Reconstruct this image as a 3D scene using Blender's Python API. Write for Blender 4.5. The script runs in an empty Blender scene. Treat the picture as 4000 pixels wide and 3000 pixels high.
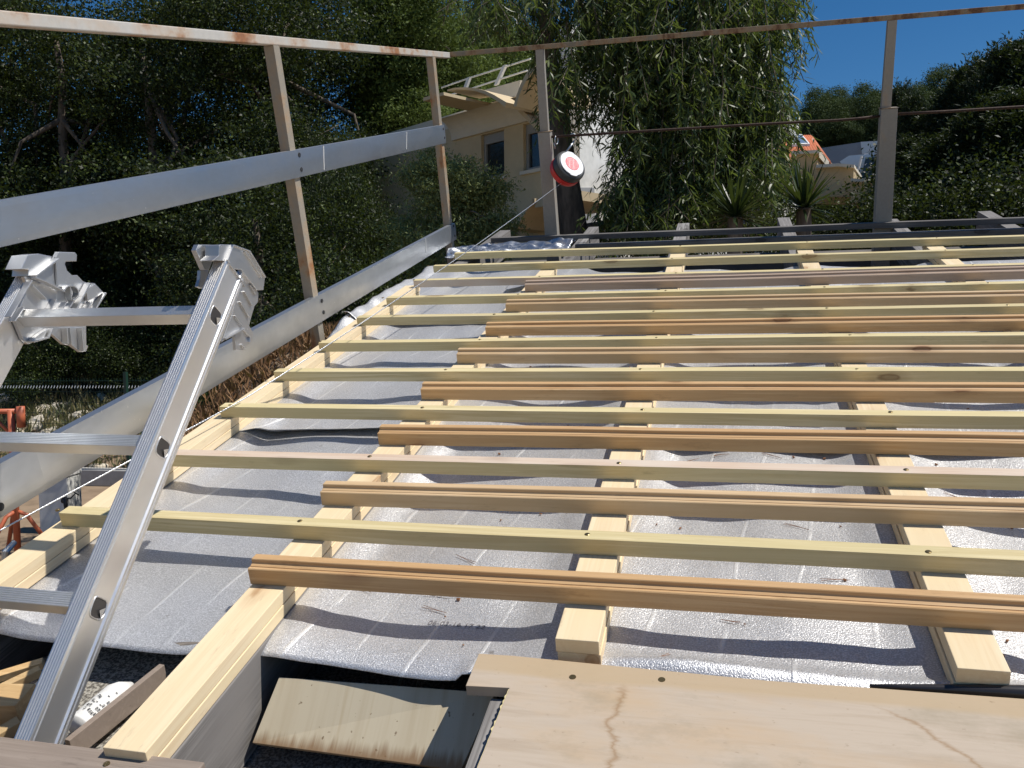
import bpy, bmesh, math, random
import numpy as np
from mathutils import Matrix, Vector, noise as mnoise

R = math.radians
C = bpy.context.scene.collection
scn = bpy.context.scene

# ------------------------------------------------------------------ camera / world / sun
SLOPE = R(16)                                  # the roof rises 16 degrees away from the eaves
RX = Matrix.Rotation(SLOPE, 4, 'X')            # roof frame -> world
RXn = np.array(RX.to_3x3())
CAM_R = np.array([[0.97050827, 0.22806824, -0.0780934],
                  [0.00340854, -0.33689777, -0.94153506],
                  [-0.24104374, 0.91350138, -0.32773945]])   # rows: right, down, forward in the roof frame
CAM_C = np.array([0.24046821, -0.83903315, 0.88474185])
FPX = 3357.53
cam_d = bpy.data.cameras.new('Camera')
cam = bpy.data.objects.new('Camera', cam_d); C.objects.link(cam)
m = Matrix.Identity(4)
for i in range(3):
    m[i][0] = CAM_R[0][i]; m[i][1] = -CAM_R[1][i]; m[i][2] = -CAM_R[2][i]; m[i][3] = CAM_C[i]
cam.matrix_world = RX @ m
cam_d.sensor_width = 36; cam_d.lens = 36 * FPX / 4000
cam_d.clip_start = 0.02; cam_d.clip_end = 2000
scn.camera = cam
CW = RXn @ CAM_C

SUN_ROOF = Vector((0.60, 0.35, 1.0))
SUN = (RX.to_3x3() @ SUN_ROOF).normalized()
elev = math.asin(SUN.z); azim = math.atan2(SUN.x, SUN.y)
w = bpy.data.worlds.new('World'); scn.world = w; w.use_nodes = True
nt = w.node_tree; bg = nt.nodes['Background']
sky = nt.nodes.new('ShaderNodeTexSky'); sky.sky_type = 'NISHITA'; sky.sun_disc = False
sky.sun_elevation = elev; sky.sun_rotation = azim
sky.air_density = 1.0; sky.dust_density = 0.1; sky.ozone_density = 5.0; sky.altitude = 600
hsv = nt.nodes.new('ShaderNodeHueSaturation'); hsv.inputs['Saturation'].default_value = 1.28
nt.links.new(sky.outputs[0], hsv.inputs['Color']); nt.links.new(hsv.outputs[0], bg.inputs[0]); bg.inputs[1].default_value = 0.075
sl = bpy.data.lights.new('sun', 'SUN'); sl.energy = 4.6; sl.angle = R(0.5); sl.color = (1.0, 0.955, 0.88)
so = bpy.data.objects.new('sun', sl); C.objects.link(so)
so.rotation_euler = (-SUN).to_track_quat('-Z', 'Y').to_euler(); so.location = (8, -4, 20)
scn.view_settings.view_transform = 'Standard'; scn.view_settings.look = 'None'
scn.view_settings.exposure = 0.1; scn.view_settings.gamma = 1.0; scn.view_settings.use_curve_mapping = False
scn.cycles.max_bounces = 8; scn.cycles.diffuse_bounces = 4; scn.cycles.sample_clamp_indirect = 8

# ------------------------------------------------------------------ survey helpers (photo point + a known plane -> point in the place)
def ray_roof(px, py): return CAM_R.T @ np.array([(px - 2000) / FPX, (py - 1500) / FPX, 1.0])
def Pr(px, py, **k):
    v = ray_roof(px, py); (ax, val), = k.items(); a = 'xyz'.index(ax)
    return CAM_C + v * ((val - CAM_C[a]) / v[a])
def Pw(px, py, **k):
    v = RXn @ ray_roof(px, py); (ax, val), = k.items()
    if ax == 'd': return CW + v * (val / math.hypot(v[0], v[1]))
    a = 'xyz'.index(ax)
    return CW + v * ((val - CW[a]) / v[a])
def Pplane(px, py, n, o):
    v = RXn @ ray_roof(px, py); n = np.array(n); return CW + v * ((n @ (np.array(o) - CW)) / (n @ v))

# ------------------------------------------------------------------ object helpers
def tag(o, label=None, cat=None, group=None, kind=None):
    if label: o['label'] = label
    if cat: o['category'] = cat
    if group: o['group'] = group
    if kind: o['kind'] = kind
    return o
def thing(name, label, cat, group=None, loc=(0, 0, 0), frame=None):
    o = bpy.data.objects.new(name, None); C.objects.link(o); o.empty_display_size = 0.1
    o.matrix_world = (frame or Matrix.Identity(4)) @ Matrix.Translation(Vector(loc))
    o['origin'] = [float(x) for x in loc]
    return tag(o, label, cat, group)
class MB:
    def __init__(s): s.v = []; s.f = []
    def add(s, vs, fs):
        b = len(s.v); s.v += [tuple(float(c) for c in p) for p in vs]; s.f += [tuple(b + i for i in f) for f in fs]; return s
    def hexa(s, p):   # p: 4 bottom, 4 top
        return s.add(p, [(3, 2, 1, 0), (4, 5, 6, 7), (0, 1, 5, 4), (1, 2, 6, 5), (2, 3, 7, 6), (3, 0, 4, 7)])
    def box(s, a, b):
        x0, y0, z0 = a; x1, y1, z1 = b
        return s.hexa([(x0, y0, z0), (x1, y0, z0), (x1, y1, z0), (x0, y1, z0), (x0, y0, z1), (x1, y0, z1), (x1, y1, z1), (x0, y1, z1)])
    def obox(s, c, ax, ay, az):  # centre and half axes
        c, ax, ay, az = map(np.array, (c, ax, ay, az))
        return s.hexa([c - ax - ay - az, c + ax - ay - az, c + ax + ay - az, c - ax + ay - az, c - ax - ay + az, c + ax - ay + az, c + ax + ay + az, c - ax + ay + az])
    def prism(s, poly, ext):
        poly = [np.array(p, float) for p in poly]; e = np.array(ext, float); n = len(poly)
        nn = np.zeros(3)
        for i in range(n): nn += np.cross(poly[i], poly[(i + 1) % n])
        if nn @ e > 0: poly = poly[::-1]
        vs = poly + [p + e for p in poly]
        return s.add(vs, [tuple(range(n)), tuple(range(2 * n - 1, n - 1, -1))] + [((i + 1) % n, i, n + i, n + (i + 1) % n) for i in range(n)])
    def tube(s, pts, r, n=8, cap=True):
        pts = [np.array(p, float) for p in pts]; m_ = len(pts); rs = r if hasattr(r, '__len__') else [r] * m_
        b = len(s.v); up = None
        for i, p in enumerate(pts):
            t = pts[min(i + 1, m_ - 1)] - pts[max(i - 1, 0)]; t /= (np.linalg.norm(t) + 1e-12)
            if up is None:
                up = np.array([0, 0, 1.]) if abs(t[2]) < .9 else np.array([1., 0, 0])
            u = up - t * (up @ t); u /= np.linalg.norm(u); v = np.cross(t, u); up = u
            for k in range(n):
                a = 2 * math.pi * k / n; s.v.append(tuple(p + (u * math.cos(a) + v * math.sin(a)) * rs[i]))
        for i in range(m_ - 1):
            for k in range(n):
                k2 = (k + 1) % n; s.f.append((b + i * n + k, b + i * n + k2, b + (i + 1) * n + k2, b + (i + 1) * n + k))
        if cap:
            s.f.append(tuple(b + k for k in range(n))[::-1]); s.f.append(tuple(b + (m_ - 1) * n + k for k in range(n)))
        return s
    def grid(s, fn, nu, nv):
        b = len(s.v)
        for i in range(nu + 1):
            for j in range(nv + 1): s.v.append(tuple(float(c) for c in fn(i / nu, j / nv)))
        for i in range(nu):
            for j in range(nv):
                a = b + i * (nv + 1) + j; s.f.append((a, a + nv + 1, a + nv + 2, a + 1))
        return s
    def build(s, name, mat, parent=None, origin=None, frame=None, bevel=0, smooth=False):
        me = bpy.data.meshes.new(name)
        o = bpy.data.objects.new(name, me); C.objects.link(o)
        if parent is not None:
            q = parent
            while q.parent: q = q.parent
            org = np.array(q['origin']) if 'origin' in q else np.zeros(3); o.parent = parent
        else:
            if origin is None: origin = np.array(s.v).mean(0)
            org = np.array(origin); o.matrix_world = (frame or Matrix.Identity(4)) @ Matrix.Translation(Vector([float(x) for x in org]))
            o['origin'] = [float(x) for x in org]
        me.from_pydata([tuple(float(c) for c in (np.array(p) - org)) for p in s.v], [], s.f)
        me.materials.append(mat); me.update()
        if smooth:
            me.polygons.foreach_set('use_smooth', [True] * len(me.polygons))
        if bevel:
            md = o.modifiers.new('bevel', 'BEVEL'); md.width = bevel; md.segments = 2; md.limit_method = 'ANGLE'; md.angle_limit = R(40)
        return o

# ------------------------------------------------------------------ material helpers
def newmat(name):
    mt = bpy.data.materials.new(name); mt.use_nodes = True
    t = mt.node_tree; return mt, t, t.nodes['Principled BSDF']
def nd(t, typ, **kw):
    n = t.nodes.new(typ)
    for k, v in kw.items():
        if k in n.inputs.keys(): n.inputs[k].default_value = v
        else: setattr(n, k, v)
    return n
def ramp(t, src, stops):
    r = t.nodes.new('ShaderNodeValToRGB'); e = r.color_ramp.elements
    while len(e) < len(stops): e.new(0.5)
    for i, (p, c) in enumerate(stops):
        e[i].position = p; e[i].color = (*c, 1) if len(c) == 3 else c
    t.links.new(src, r.inputs[0]); return r
def mixc(t, fac, a, b, mode='MIX'):
    n = t.nodes.new('ShaderNodeMix'); n.data_type = 'RGBA'; n.blend_type = mode
    for inp, val in ((n.inputs[0], fac), (n.inputs[6], a), (n.inputs[7], b)):
        if hasattr(val, 'is_linked') or hasattr(val, 'links'): t.links.new(val, inp)
        elif isinstance(val, (int, float)): inp.default_value = val
        else: inp.default_value = (*val, 1) if len(val) == 3 else val
    return n.outputs[2]
def coords(t, scale=(1, 1, 1), rnd=True, kind='Object'):
    tc = nd(t, 'ShaderNodeTexCoord'); src = tc.outputs[kind]
    if rnd:
        oi = nd(t, 'ShaderNodeObjectInfo'); mu = nd(t, 'ShaderNodeMath', operation='MULTIPLY'); mu.inputs[1].default_value = 57.0
        t.links.new(oi.outputs['Random'], mu.inputs[0])
        ad = nd(t, 'ShaderNodeVectorMath', operation='ADD'); t.links.new(src, ad.inputs[0]); t.links.new(mu.outputs[0], ad.inputs[1]); src = ad.outputs[0]
    mp = nd(t, 'ShaderNodeMapping'); mp.inputs['Scale'].default_value = scale; t.links.new(src, mp.inputs[0]); return mp.outputs[0]
def noise(t, vec, scale, detail=4, rough=.5, dist=0):
    n = nd(t, 'ShaderNodeTexNoise'); n.inputs['Scale'].default_value = scale; n.inputs['Detail'].default_value = detail
    n.inputs['Roughness'].default_value = rough; n.inputs['Distortion'].default_value = dist; t.links.new(vec, n.inputs['Vector']); return n.outputs[0]
def bump(t, bs, h, strength, dist=.002):
    b = nd(t, 'ShaderNodeBump'); b.inputs['Strength'].default_value = strength; b.inputs['Distance'].default_value = dist
    t.links.new(h, b.inputs['Height']); t.links.new(b.outputs[0], bs.inputs['Normal']); return b
def math_(t, op, a, b=None):
    n = nd(t, 'ShaderNodeMath', operation=op)
    for i, x in enumerate((a, b)):
        if x is None: continue
        if isinstance(x, (int, float)): n.inputs[i].default_value = x
        else: t.links.new(x, n.inputs[i])
    return n.outputs[0]

def wood(name, base, grain, knot=(.12, .06, .03), axis=0, rough=.6, patch=None, knots=True, var=.10, graincon=.55, weather=None):
    mt, t, bs = newmat(name)
    sc = [55, 55, 55]; sc[axis] = 1.6
    v = coords(t, tuple(sc)); n1 = noise(t, v, 1.0, 5, .6, .6)
    g = ramp(t, n1, [(.35, tuple(c * 1.0 for c in base)), (.52, tuple(b * (1 - graincon) + q * graincon for b, q in zip(base, grain))), (.62, base)])
    ks = [9, 9, 9]; ks[axis] = 2.0
    col = g.outputs[0]
    big = noise(t, coords(t, tuple([2.5 if i == axis else 6 for i in range(3)])), 1.0, 3, .6)
    col = mixc(t, ramp(t, big, [(.35, (0, 0, 0)), (.7, (1, 1, 1))]).outputs[0], col, tuple(patch) if patch else tuple(c * .82 for c in base))
    oi = nd(t, 'ShaderNodeObjectInfo'); hv = nd(t, 'ShaderNodeHueSaturation')
    va = math_(t, 'MULTIPLY_ADD', oi.outputs['Random'], var * 2); va.node.inputs[2].default_value = 1 - var
    t.links.new(va, hv.inputs['Value']); t.links.new(col, hv.inputs['Color']); col = hv.outputs[0]
    if knots:
        vo = nd(t, 'ShaderNodeTexVoronoi'); vo.inputs['Randomness'].default_value = 1
        kv = coords(t, tuple([3.6 if i == axis else 9 for i in range(3)])); kd = nd(t, 'ShaderNodeTexNoise'); kd.inputs['Scale'].default_value = 5.0; t.links.new(kv, kd.inputs['Vector']); ka = nd(t, 'ShaderNodeVectorMath', operation='MULTIPLY_ADD'); t.links.new(kd.outputs[1], ka.inputs[0]); ka.inputs[1].default_value = (.12, .12, .12); t.links.new(kv, ka.inputs[2]); t.links.new(ka.outputs[0], vo.inputs['Vector']); vo.inputs['Scale'].default_value = 1
        kn = ramp(t, vo.outputs['Distance'], [(.0, (.85, .85, .85)), (.085, (.6, .6, .6)), (.11, (.8, .8, .8)), (.135, (.28, .28, .28)), (.26, (0, 0, 0))])
        col = mixc(t, kn.outputs[0], col, knot)
    dn = noise(t, coords(t, tuple([9 if i == axis else 40 for i in range(3)])), 1, 5, .75)
    col = mixc(t, ramp(t, dn, [(.60, (0, 0, 0)), (.78, (.55, .55, .55))]).outputs[0], col, tuple(c * .55 for c in grain))
    if weather:
        wv = noise(t, coords(t, tuple([3 if i == axis else 25 for i in range(3)])), 1, 5, .7)
        col = mixc(t, ramp(t, wv, [(.4, (0, 0, 0)), (.65, (1, 1, 1))]).outputs[0], col, weather)
    t.links.new(col, bs.inputs['Base Color']); bs.inputs['Roughness'].default_value = rough; bs.inputs['Specular IOR Level'].default_value = .3
    bump(t, bs, n1, .35, .0015)
    return mt
M = {}
M['yellow'] = wood('treated_pine', (.76, .645, .39), (.55, .43, .21), (.17, .10, .045), 0, .6, (.64, .54, .285), var=.08, graincon=.85)
M['pinkish'] = wood('weathered_pine', (.60, .46, .34), (.50, .33, .22), (.2, .1, .05), 0, .6, (.66, .57, .47), var=.05)
M['brown'] = wood('brown_pine', (.64, .435, .235), (.46, .26, .11), (.17, .065, .028), 0, .55, (.57, .36, .175), var=.10, graincon=.8)
M['brown_light'] = wood('tan_pine', (.66, .49, .30), (.50, .32, .16), (.17, .065, .028), 0, .55, (.54, .37, .20), var=.08)
M['brown_grey'] = wood('greying_pine', (.46, .34, .25), (.36, .24, .16), (.17, .08, .04), 0, .6, (.42, .33, .26), var=.05)
M['pale'] = wood('pale_spruce', (.80, .66, .45), (.66, .47, .26), (.40, .22, .10), 1, .6, (.76, .62, .39), var=.06)
M['pale_end'] = wood('sawn_end', (.62, .45, .24), (.42, .27, .12), axis=0, knots=False)
M['grey'] = wood('weathered_wood', (.31, .295, .28), (.10, .092, .085), (.05, .04, .035), 1, .85, (.23, .215, .205), graincon=1.0)
M['grey_x'] = wood('weathered_batten', (.27, .255, .245), (.12, .11, .10), (.05, .04, .035), 0, .85, (.12, .11, .105), graincon=.9)
M['grey_board'] = wood('brown_grey_board', (.30, .245, .20), (.17, .13, .10), (.1, .07, .05), 0, .8, (.25, .20, .165))
M['scrap'] = wood('scrap_wood', (.70, .49, .25), (.42, .23, .08), axis=0, rough=.6)

def plywood():
    mt, t, bs = newmat('plywood')
    v = coords(t, (3, 40, 40), False); n1 = noise(t, v, 1, 6, .65, .4)
    col = ramp(t, n1, [(.3, (.42, .335, .25)), (.5, (.49, .405, .315)), (.7, (.45, .365, .28))]).outputs[0]
    n2 = noise(t, coords(t, (2.2, 5.5, 5), False), 1, 5, .6)
    col = mixc(t, ramp(t, n2, [(.46, (0, 0, 0)), (.68, (1, 1, 1))]).outputs[0], col, (.50, .36, .225))
    n3 = noise(t, coords(t, (2.6, 4.3, 4), False), 1.3, 6, .7)
    col = mixc(t, ramp(t, n3, [(.51, (0, 0, 0)), (.74, (.7, .7, .7))]).outputs[0], col, (.27, .225, .15))
    # two wandering water-stain lines with ragged edges
    tc = nd(t, 'ShaderNodeTexCoord'); sp = nd(t, 'ShaderNodeSeparateXYZ'); t.links.new(tc.outputs['Object'], sp.inputs[0])
    for (x0, y0, sl_, amp, fr, sd_) in ((.080, .2, 0.0, .052, 14, 0), (.53, .24, -1.0, .07, 9, 5)):
        wob = noise(t, coords(t, (fr * .3, fr, fr), False), 1 + sd_ * .03, 7, .6)
        d_ = math_(t, 'SUBTRACT', sp.outputs[0], math_(t, 'ADD', math_(t, 'MULTIPLY', math_(t, 'SUBTRACT', sp.outputs[1], y0), sl_), x0))
        d_ = math_(t, 'ABSOLUTE', math_(t, 'ADD', d_, math_(t, 'MULTIPLY', math_(t, 'SUBTRACT', wob, .5), amp * 2)))
        lim = ramp(t, d_, [(.0, (.62, .62, .62)), (.0022, (.4, .4, .4)), (.006, (0, 0, 0))]).outputs[0]
        yr = ramp(t, math_(t, 'ADD', sp.outputs[1], 0.0), [(.27, (1, 1, 1)), (.30, (0, 0, 0))]).outputs[0]
        col = mixc(t, math_(t, 'MULTIPLY', lim, yr), col, (.27, .155, .065))
    edge = ramp(t, math_(t, 'ADD', sp.outputs[1], math_(t, 'MULTIPLY', math_(t, 'SUBTRACT', n2, .5), .03)), [(.288, (0, 0, 0)), (.30, (.8, .8, .8))]).outputs[0]
    col = mixc(t, edge, col, (.46, .345, .215))
    n5 = noise(t, coords(t, (60, 90, 60), False), 1, 3, .6)
    col = mixc(t, ramp(t, n5, [(.66, (0, 0, 0)), (.78, (.6, .6, .6))]).outputs[0], col, (.22, .15, .09))
    t.links.new(col, bs.inputs['Base Color']); bs.inputs['Roughness'].default_value = .7; bs.inputs['Specular IOR Level'].default_value = .25
    bump(t, bs, n1, .3, .001); return mt
M['ply'] = plywood()

def foil(name, base=(.62, .62, .63), met=.55, rough=.38, wv=1.0):
    mt, t, bs = newmat(name)
    oc = coords(t, (1, 1, 1), False)
    fine = noise(t, oc, 420, 2, .6); mid = noise(t, oc, 330, 2, .6)
    big = noise(t, coords(t, (2.2, 3.2, 3), False), 1, 4, .6)
    col = ramp(t, big, [(.3, tuple(c * .72 for c in base)), (.7, tuple(c * .9 for c in base))]).outputs[0]
    spk = ramp(t, mid, [(.42, (0, 0, 0)), (.70, (.8, .8, .8))]).outputs[0]  # sparkle of the foil grain, painted into the colour
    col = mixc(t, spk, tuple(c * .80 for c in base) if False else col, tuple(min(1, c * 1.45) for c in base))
    # crease lines running up the slope, the light they catch painted pale
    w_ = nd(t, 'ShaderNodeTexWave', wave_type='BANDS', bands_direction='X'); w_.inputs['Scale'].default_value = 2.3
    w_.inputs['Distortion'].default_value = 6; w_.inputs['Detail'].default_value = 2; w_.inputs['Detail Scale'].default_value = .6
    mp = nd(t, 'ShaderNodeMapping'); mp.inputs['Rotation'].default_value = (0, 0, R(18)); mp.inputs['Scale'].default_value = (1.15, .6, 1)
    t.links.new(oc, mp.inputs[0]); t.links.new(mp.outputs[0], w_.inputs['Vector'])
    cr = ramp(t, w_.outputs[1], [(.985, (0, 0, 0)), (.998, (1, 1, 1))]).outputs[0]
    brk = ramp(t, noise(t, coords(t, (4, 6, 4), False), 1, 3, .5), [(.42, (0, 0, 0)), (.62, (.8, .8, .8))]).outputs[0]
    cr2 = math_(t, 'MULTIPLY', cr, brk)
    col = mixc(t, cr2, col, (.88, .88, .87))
    dirt = ramp(t, noise(t, coords(t, (30, 30, 30), False), 1, 4, .7), [(.68, (0, 0, 0)), (.76, (.7, .7, .7))]).outputs[0]
    col = mixc(t, dirt, col, (.22, .19, .16))
    t.links.new(col, bs.inputs['Base Color']); bs.inputs['Metallic'].default_value = met; bs.inputs['Roughness'].default_value = rough
    h = math_(t, 'ADD', math_(t, 'MULTIPLY', fine, .5), math_(t, 'ADD', math_(t, 'MULTIPLY', mid, .9), math_(t, 'MULTIPLY', cr2, .8)))
    bump(t, bs, h, .62 * wv, .0022); return mt
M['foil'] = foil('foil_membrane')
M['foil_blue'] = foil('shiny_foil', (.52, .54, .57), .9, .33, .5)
def simple(name, col, rough=.5, met=0., nscale=None, col2=None, bumpk=0, spec=.5, lo=.4, hi=.65, aniso=None):
    mt, t, bs = newmat(name)
    bs.inputs['Base Color'].default_value = (*col, 1); bs.inputs['Roughness'].default_value = rough; bs.inputs['Metallic'].default_value = met
    bs.inputs['Specular IOR Level'].default_value = spec
    if nscale:
        sc = aniso or (1, 1, 1)
        n = noise(t, coords(t, tuple(nscale * a for a in sc)), 1, 5, .62)
        c = ramp(t, n, [(lo, col), (hi, col2 or tuple(x * .8 for x in col))]).outputs[0]; t.links.new(c, bs.inputs['Base Color'])
        if bumpk: bump(t, bs, n, bumpk, .004)
    return mt
def alu(name, base=(.80, .80, .80), rough=.34, axis=1, met=.9, dirt=(.62, .60, .57)):
    mt, t, bs = newmat(name)
    sc = [60, 60, 60]; sc[axis] = 1.2
    n = noise(t, coords(t, tuple(sc)), 1, 4, .6); b = noise(t, coords(t, (5, 3.0, 5)), 1, 4, .6)
    c = ramp(t, b, [(.35, base), (.7, dirt)]).outputs[0]
    fl = ramp(t, noise(t, coords(t, (70, 70, 70)), 1, 2, .5), [(.74, (0, 0, 0)), (.78, (.8, .8, .8))]).outputs[0]
    c = mixc(t, fl, c, (.86, .85, .82))
    t.links.new(c, bs.inputs['Base Color']); bs.inputs['Metallic'].default_value = met
    rr = ramp(t, b, [(.3, (rough,) * 3), (.75, (rough + .18,) * 3)]).outputs[0]; t.links.new(rr, bs.inputs['Roughness'])
    bump(t, bs, n, .12, .001); return mt
M['alu_plank'] = alu('plank_aluminium', (.58, .60, .62), .36, 1, .93, (.40, .41, .42))
M['alu_ladder'] = alu('ladder_aluminium', (.86, .86, .86), .30, 1, .9, (.74, .73, .72))
M['alu_rung'] = alu('rung_aluminium', (.78, .79, .80), .35, 0, .9)
M['alu_cast'] = alu('cast_aluminium', (.66, .66, .66), .36, 0, .95, (.50, .50, .50))
def rusty(name, paint, rust=(.34, .13, .035), amt=.5, metal=0):
    mt, t, bs = newmat(name)
    n = noise(t, coords(t, (9, 3.5, 5)), 1, 6, .62); n2 = noise(t, coords(t, (60, 60, 60)), 1, 3, .6)
    c = mixc(t, ramp(t, n2, [(.4, (0, 0, 0)), (.7, (.5, .5, .5))]).outputs[0], paint, tuple(x * .82 for x in paint))
    rc = ramp(t, n2, [(.3, (rust[0] * .55, rust[1] * .45, rust[2] * .5)), (.6, rust)]).outputs[0]
    f = ramp(t, n, [(amt, (0, 0, 0)), (amt + .10, (.85, .85, .85))]).outputs[0]
    halo = ramp(t, n, [(amt - .09, (0, 0, 0)), (amt + .05, (.45, .45, .45))]).outputs[0]
    c = mixc(t, halo, c, (.52, .30, .12)); c = mixc(t, f, c, rc)
    t.links.new(c, bs.inputs['Base Color']); bs.inputs['Roughness'].default_value = .55; bump(t, bs, n2, .2, .001); return mt
M['paint_rust'] = rusty('rusty_painted_steel', (.52, .50, .46), amt=.535)
M['paint_post'] = rusty('painted_post', (.31, .275, .22), amt=.57)
M['grey_post'] = rusty('grey_post', (.33, .305, .265), amt=.68)
M['rail_far'] = rusty('rusty_far_rail', (.23, .195, .145), (.12, .045, .018), amt=.50)
M['rust'] = simple('rusted_rod', (.075, .042, .028), .75, .2, 60, (.035, .02, .015), .4)
M['steel'] = simple('steel_cable', (.62, .63, .64), .32, .9)
M['zinc'] = simple('zinc_hook', (.45, .47, .49), .35, .9)
M['screw'] = simple('brass_screw', (.20, .15, .07), .38, .8)
M['rubber'] = simple('black_rubber', (.025, .025, .027), .6)
M['socket'] = simple('dark_socket', (.09, .085, .085), .4, .6)
M['arr_black'] = simple('dark_grey_plastic', (.055, .055, .052), .45)
M['arr_red'] = simple('red_plastic', (.62, .035, .03), .35)
M['arr_white'] = simple('white_plastic', (.82, .83, .86), .4)
M['label_red'] = simple('red_label', (.75, .08, .10), .35)
M['label_white'] = simple('label_white', (.88, .72, .72), .4)
M['black_mark'] = simple('ink', (.03, .03, .03), .6)
M['orange'] = simple('orange_paint', (.58, .16, .075), .5, 0, 8, (.50, .135, .07))
M['stucco_white'] = simple('white_render', (.82, .81, .77), .85, 0, 3, (.66, .65, .61), .1)
M['stucco'] = simple('beige_render', (.60, .48, .30), .85, 0, 2.2, (.54, .43, .27), .1)
M['stucco_sand'] = simple('sand_render', (.52, .40, .235), .85, 0, 2.2, (.46, .35, .20), .1)
M['stucco_pale'] = simple('pale_render', (.70, .63, .51), .85, 0, 2, (.64, .58, .47), .1)
M['frame_grey'] = simple('window_frame_grey', (.30, .29, .27), .5)
M['glass'] = simple('dark_glass', (.02, .022, .025), .08, 0, spec=.7)
M['glass_blue'] = simple('blue_glass', (.22, .30, .42), .1, .3)
M['tile'] = simple('terracotta', (.55, .16, .06), .75, 0, 9, (.42, .11, .045), .3)
M['grey_wall'] = simple('grey_render', (.36, .37, .39), .85, 0, 2, (.33, .34, .36))
M['awning'] = simple('pale_blue_panel', (.55, .63, .72), .35, .2)
M['white_paint'] = simple('white_paint', (.82, .81, .78), .5)
def groundmat():
    mt, t, bs = newmat('earth')
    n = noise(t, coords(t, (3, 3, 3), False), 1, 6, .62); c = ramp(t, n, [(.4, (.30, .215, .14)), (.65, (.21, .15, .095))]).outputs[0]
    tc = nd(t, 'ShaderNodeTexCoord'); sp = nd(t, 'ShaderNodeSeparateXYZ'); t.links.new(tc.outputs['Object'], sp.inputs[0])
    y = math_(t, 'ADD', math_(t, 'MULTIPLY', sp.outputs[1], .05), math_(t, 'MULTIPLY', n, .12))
    litter = ramp(t, noise(t, coords(t, (14, 14, 14), False), 1, 5, .7), [(.4, (.014, .012, .007)), (.65, (.045, .034, .02))]).outputs[0]  # leaf litter, darkened further where no tree casts its shade
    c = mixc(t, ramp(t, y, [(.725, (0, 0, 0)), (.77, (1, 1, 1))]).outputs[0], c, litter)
    t.links.new(c, bs.inputs['Base Color']); bs.inputs['Roughness'].default_value = .95; bump(t, bs, n, .5, .02); return mt
M['dirt'] = groundmat()
M['gravel'] = simple('dark_mineral_felt', (.22, .205, .19), .95, 0, 170, (.07, .064, .056), .9, lo=.42, hi=.56)
M['felt'] = simple('mineral_felt', (.46, .43, .37), .95, 0, 170, (.12, .108, .09), .9, lo=.42, hi=.56)
M['concrete'] = simple('concrete', (.46, .45, .43), .9, 0, 6, (.38, .37, .35), .2)
M['rock'] = simple('limestone', (.62, .56, .46), .9, 0, 8, (.42, .36, .27), .6)
M['mesh_green'] = simple('green_wire', (.012, .045, .032), .5)
M['plank_slant'] = None
M['dark_block'] = simple('dark_blockwork', (.16, .145, .13), .95, 0, 4, (.10, .09, .08), .3)
M['paper'] = simple('newsprint', (.74, .73, .70), .8, 0, 20, (.64, .63, .60), .2)
M['film'] = simple('dark_film', (.26, .225, .185), .2, .3, 5, (.40, .38, .36), .5, aniso=(1.2, 9, 3))
M['black_film'] = simple('black_film', (.03, .027, .028), .28)
M['foam'] = simple('white_foam', (.85, .84, .80), .8)
M['bark'] = simple('bark', (.15, .12, .092), .95, 0, 9, (.06, .048, .037), .9, aniso=(1.5, 1.5, .35))
M['bark_pale'] = simple('pale_bark', (.20, .165, .13), .9, 0, 7, (.075, .06, .048), .8, aniso=(1.5, 1.5, .3))
M['needle'] = simple('dry_needle', (.24, .11, .05), .7)
def leafmat(name, a, b, rough=.38, trans=.25, c3=None, spec=.6):
    mt, t, bs = newmat(name)
    g = nd(t, 'ShaderNodeNewGeometry')
    st = [(.0, a), (.75, b)] + ([(1.0, c3)] if c3 else [])
    col = ramp(t, g.outputs['Random Per Island'], st).outputs[0]
    t.links.new(col, bs.inputs['Base Color']); bs.inputs['Roughness'].default_value = rough; bs.inputs['Specular IOR Level'].default_value = spec
    tr = nd(t, 'ShaderNodeBsdfTranslucent'); t.links.new(mixc(t, .5, col, (.25, .34, .04), 'MIX'), tr.inputs[0])
    mx = nd(t, 'ShaderNodeMixShader'); mx.inputs[0].default_value = trans
    out = t.nodes['Material Output']; t.links.new(bs.outputs[0], mx.inputs[1]); t.links.new(tr.outputs[0], mx.inputs[2]); t.links.new(mx.outputs[0], out.inputs[0])
    return mt
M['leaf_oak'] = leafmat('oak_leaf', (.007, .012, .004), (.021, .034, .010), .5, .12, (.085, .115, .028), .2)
M['leaf_olive'] = leafmat('shrub_leaf', (.15, .18, .07), (.25, .29, .11), .5, .22, None, .3)
M['leaf_pine'] = leafmat('pine_leaf', (.055, .085, .022), (.11, .15, .04), .6, .2, None, .15)
M['leaf_far'] = leafmat('far_pine_leaf', (.045, .068, .030), (.075, .105, .045), .7, .1, None, .1)
M['leaf_euc'] = leafmat('eucalyptus_leaf', (.024, .042, .016), (.085, .125, .042), .42, .32, (.19, .22, .06), .35)
M['leaf_con'] = leafmat('conifer_leaf', (.013, .026, .013), (.030, .050, .022), .55, .08, None, .25)
M['leaf_yucca'] = leafmat('yucca_leaf', (.016, .031, .012), (.036, .062, .022), .42, .12, None, .35)
M['leaf_dry'] = leafmat('dry_weed', (.16, .08, .035), (.26, .14, .06), .7, .1)
M['leaf_grass'] = leafmat('weed_leaf', (.07, .09, .03), (.20, .17, .08), .6, .15)
M['petal'] = leafmat('white_petal', (.7, .66, .66), (.82, .78, .78), .6, .2)
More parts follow.
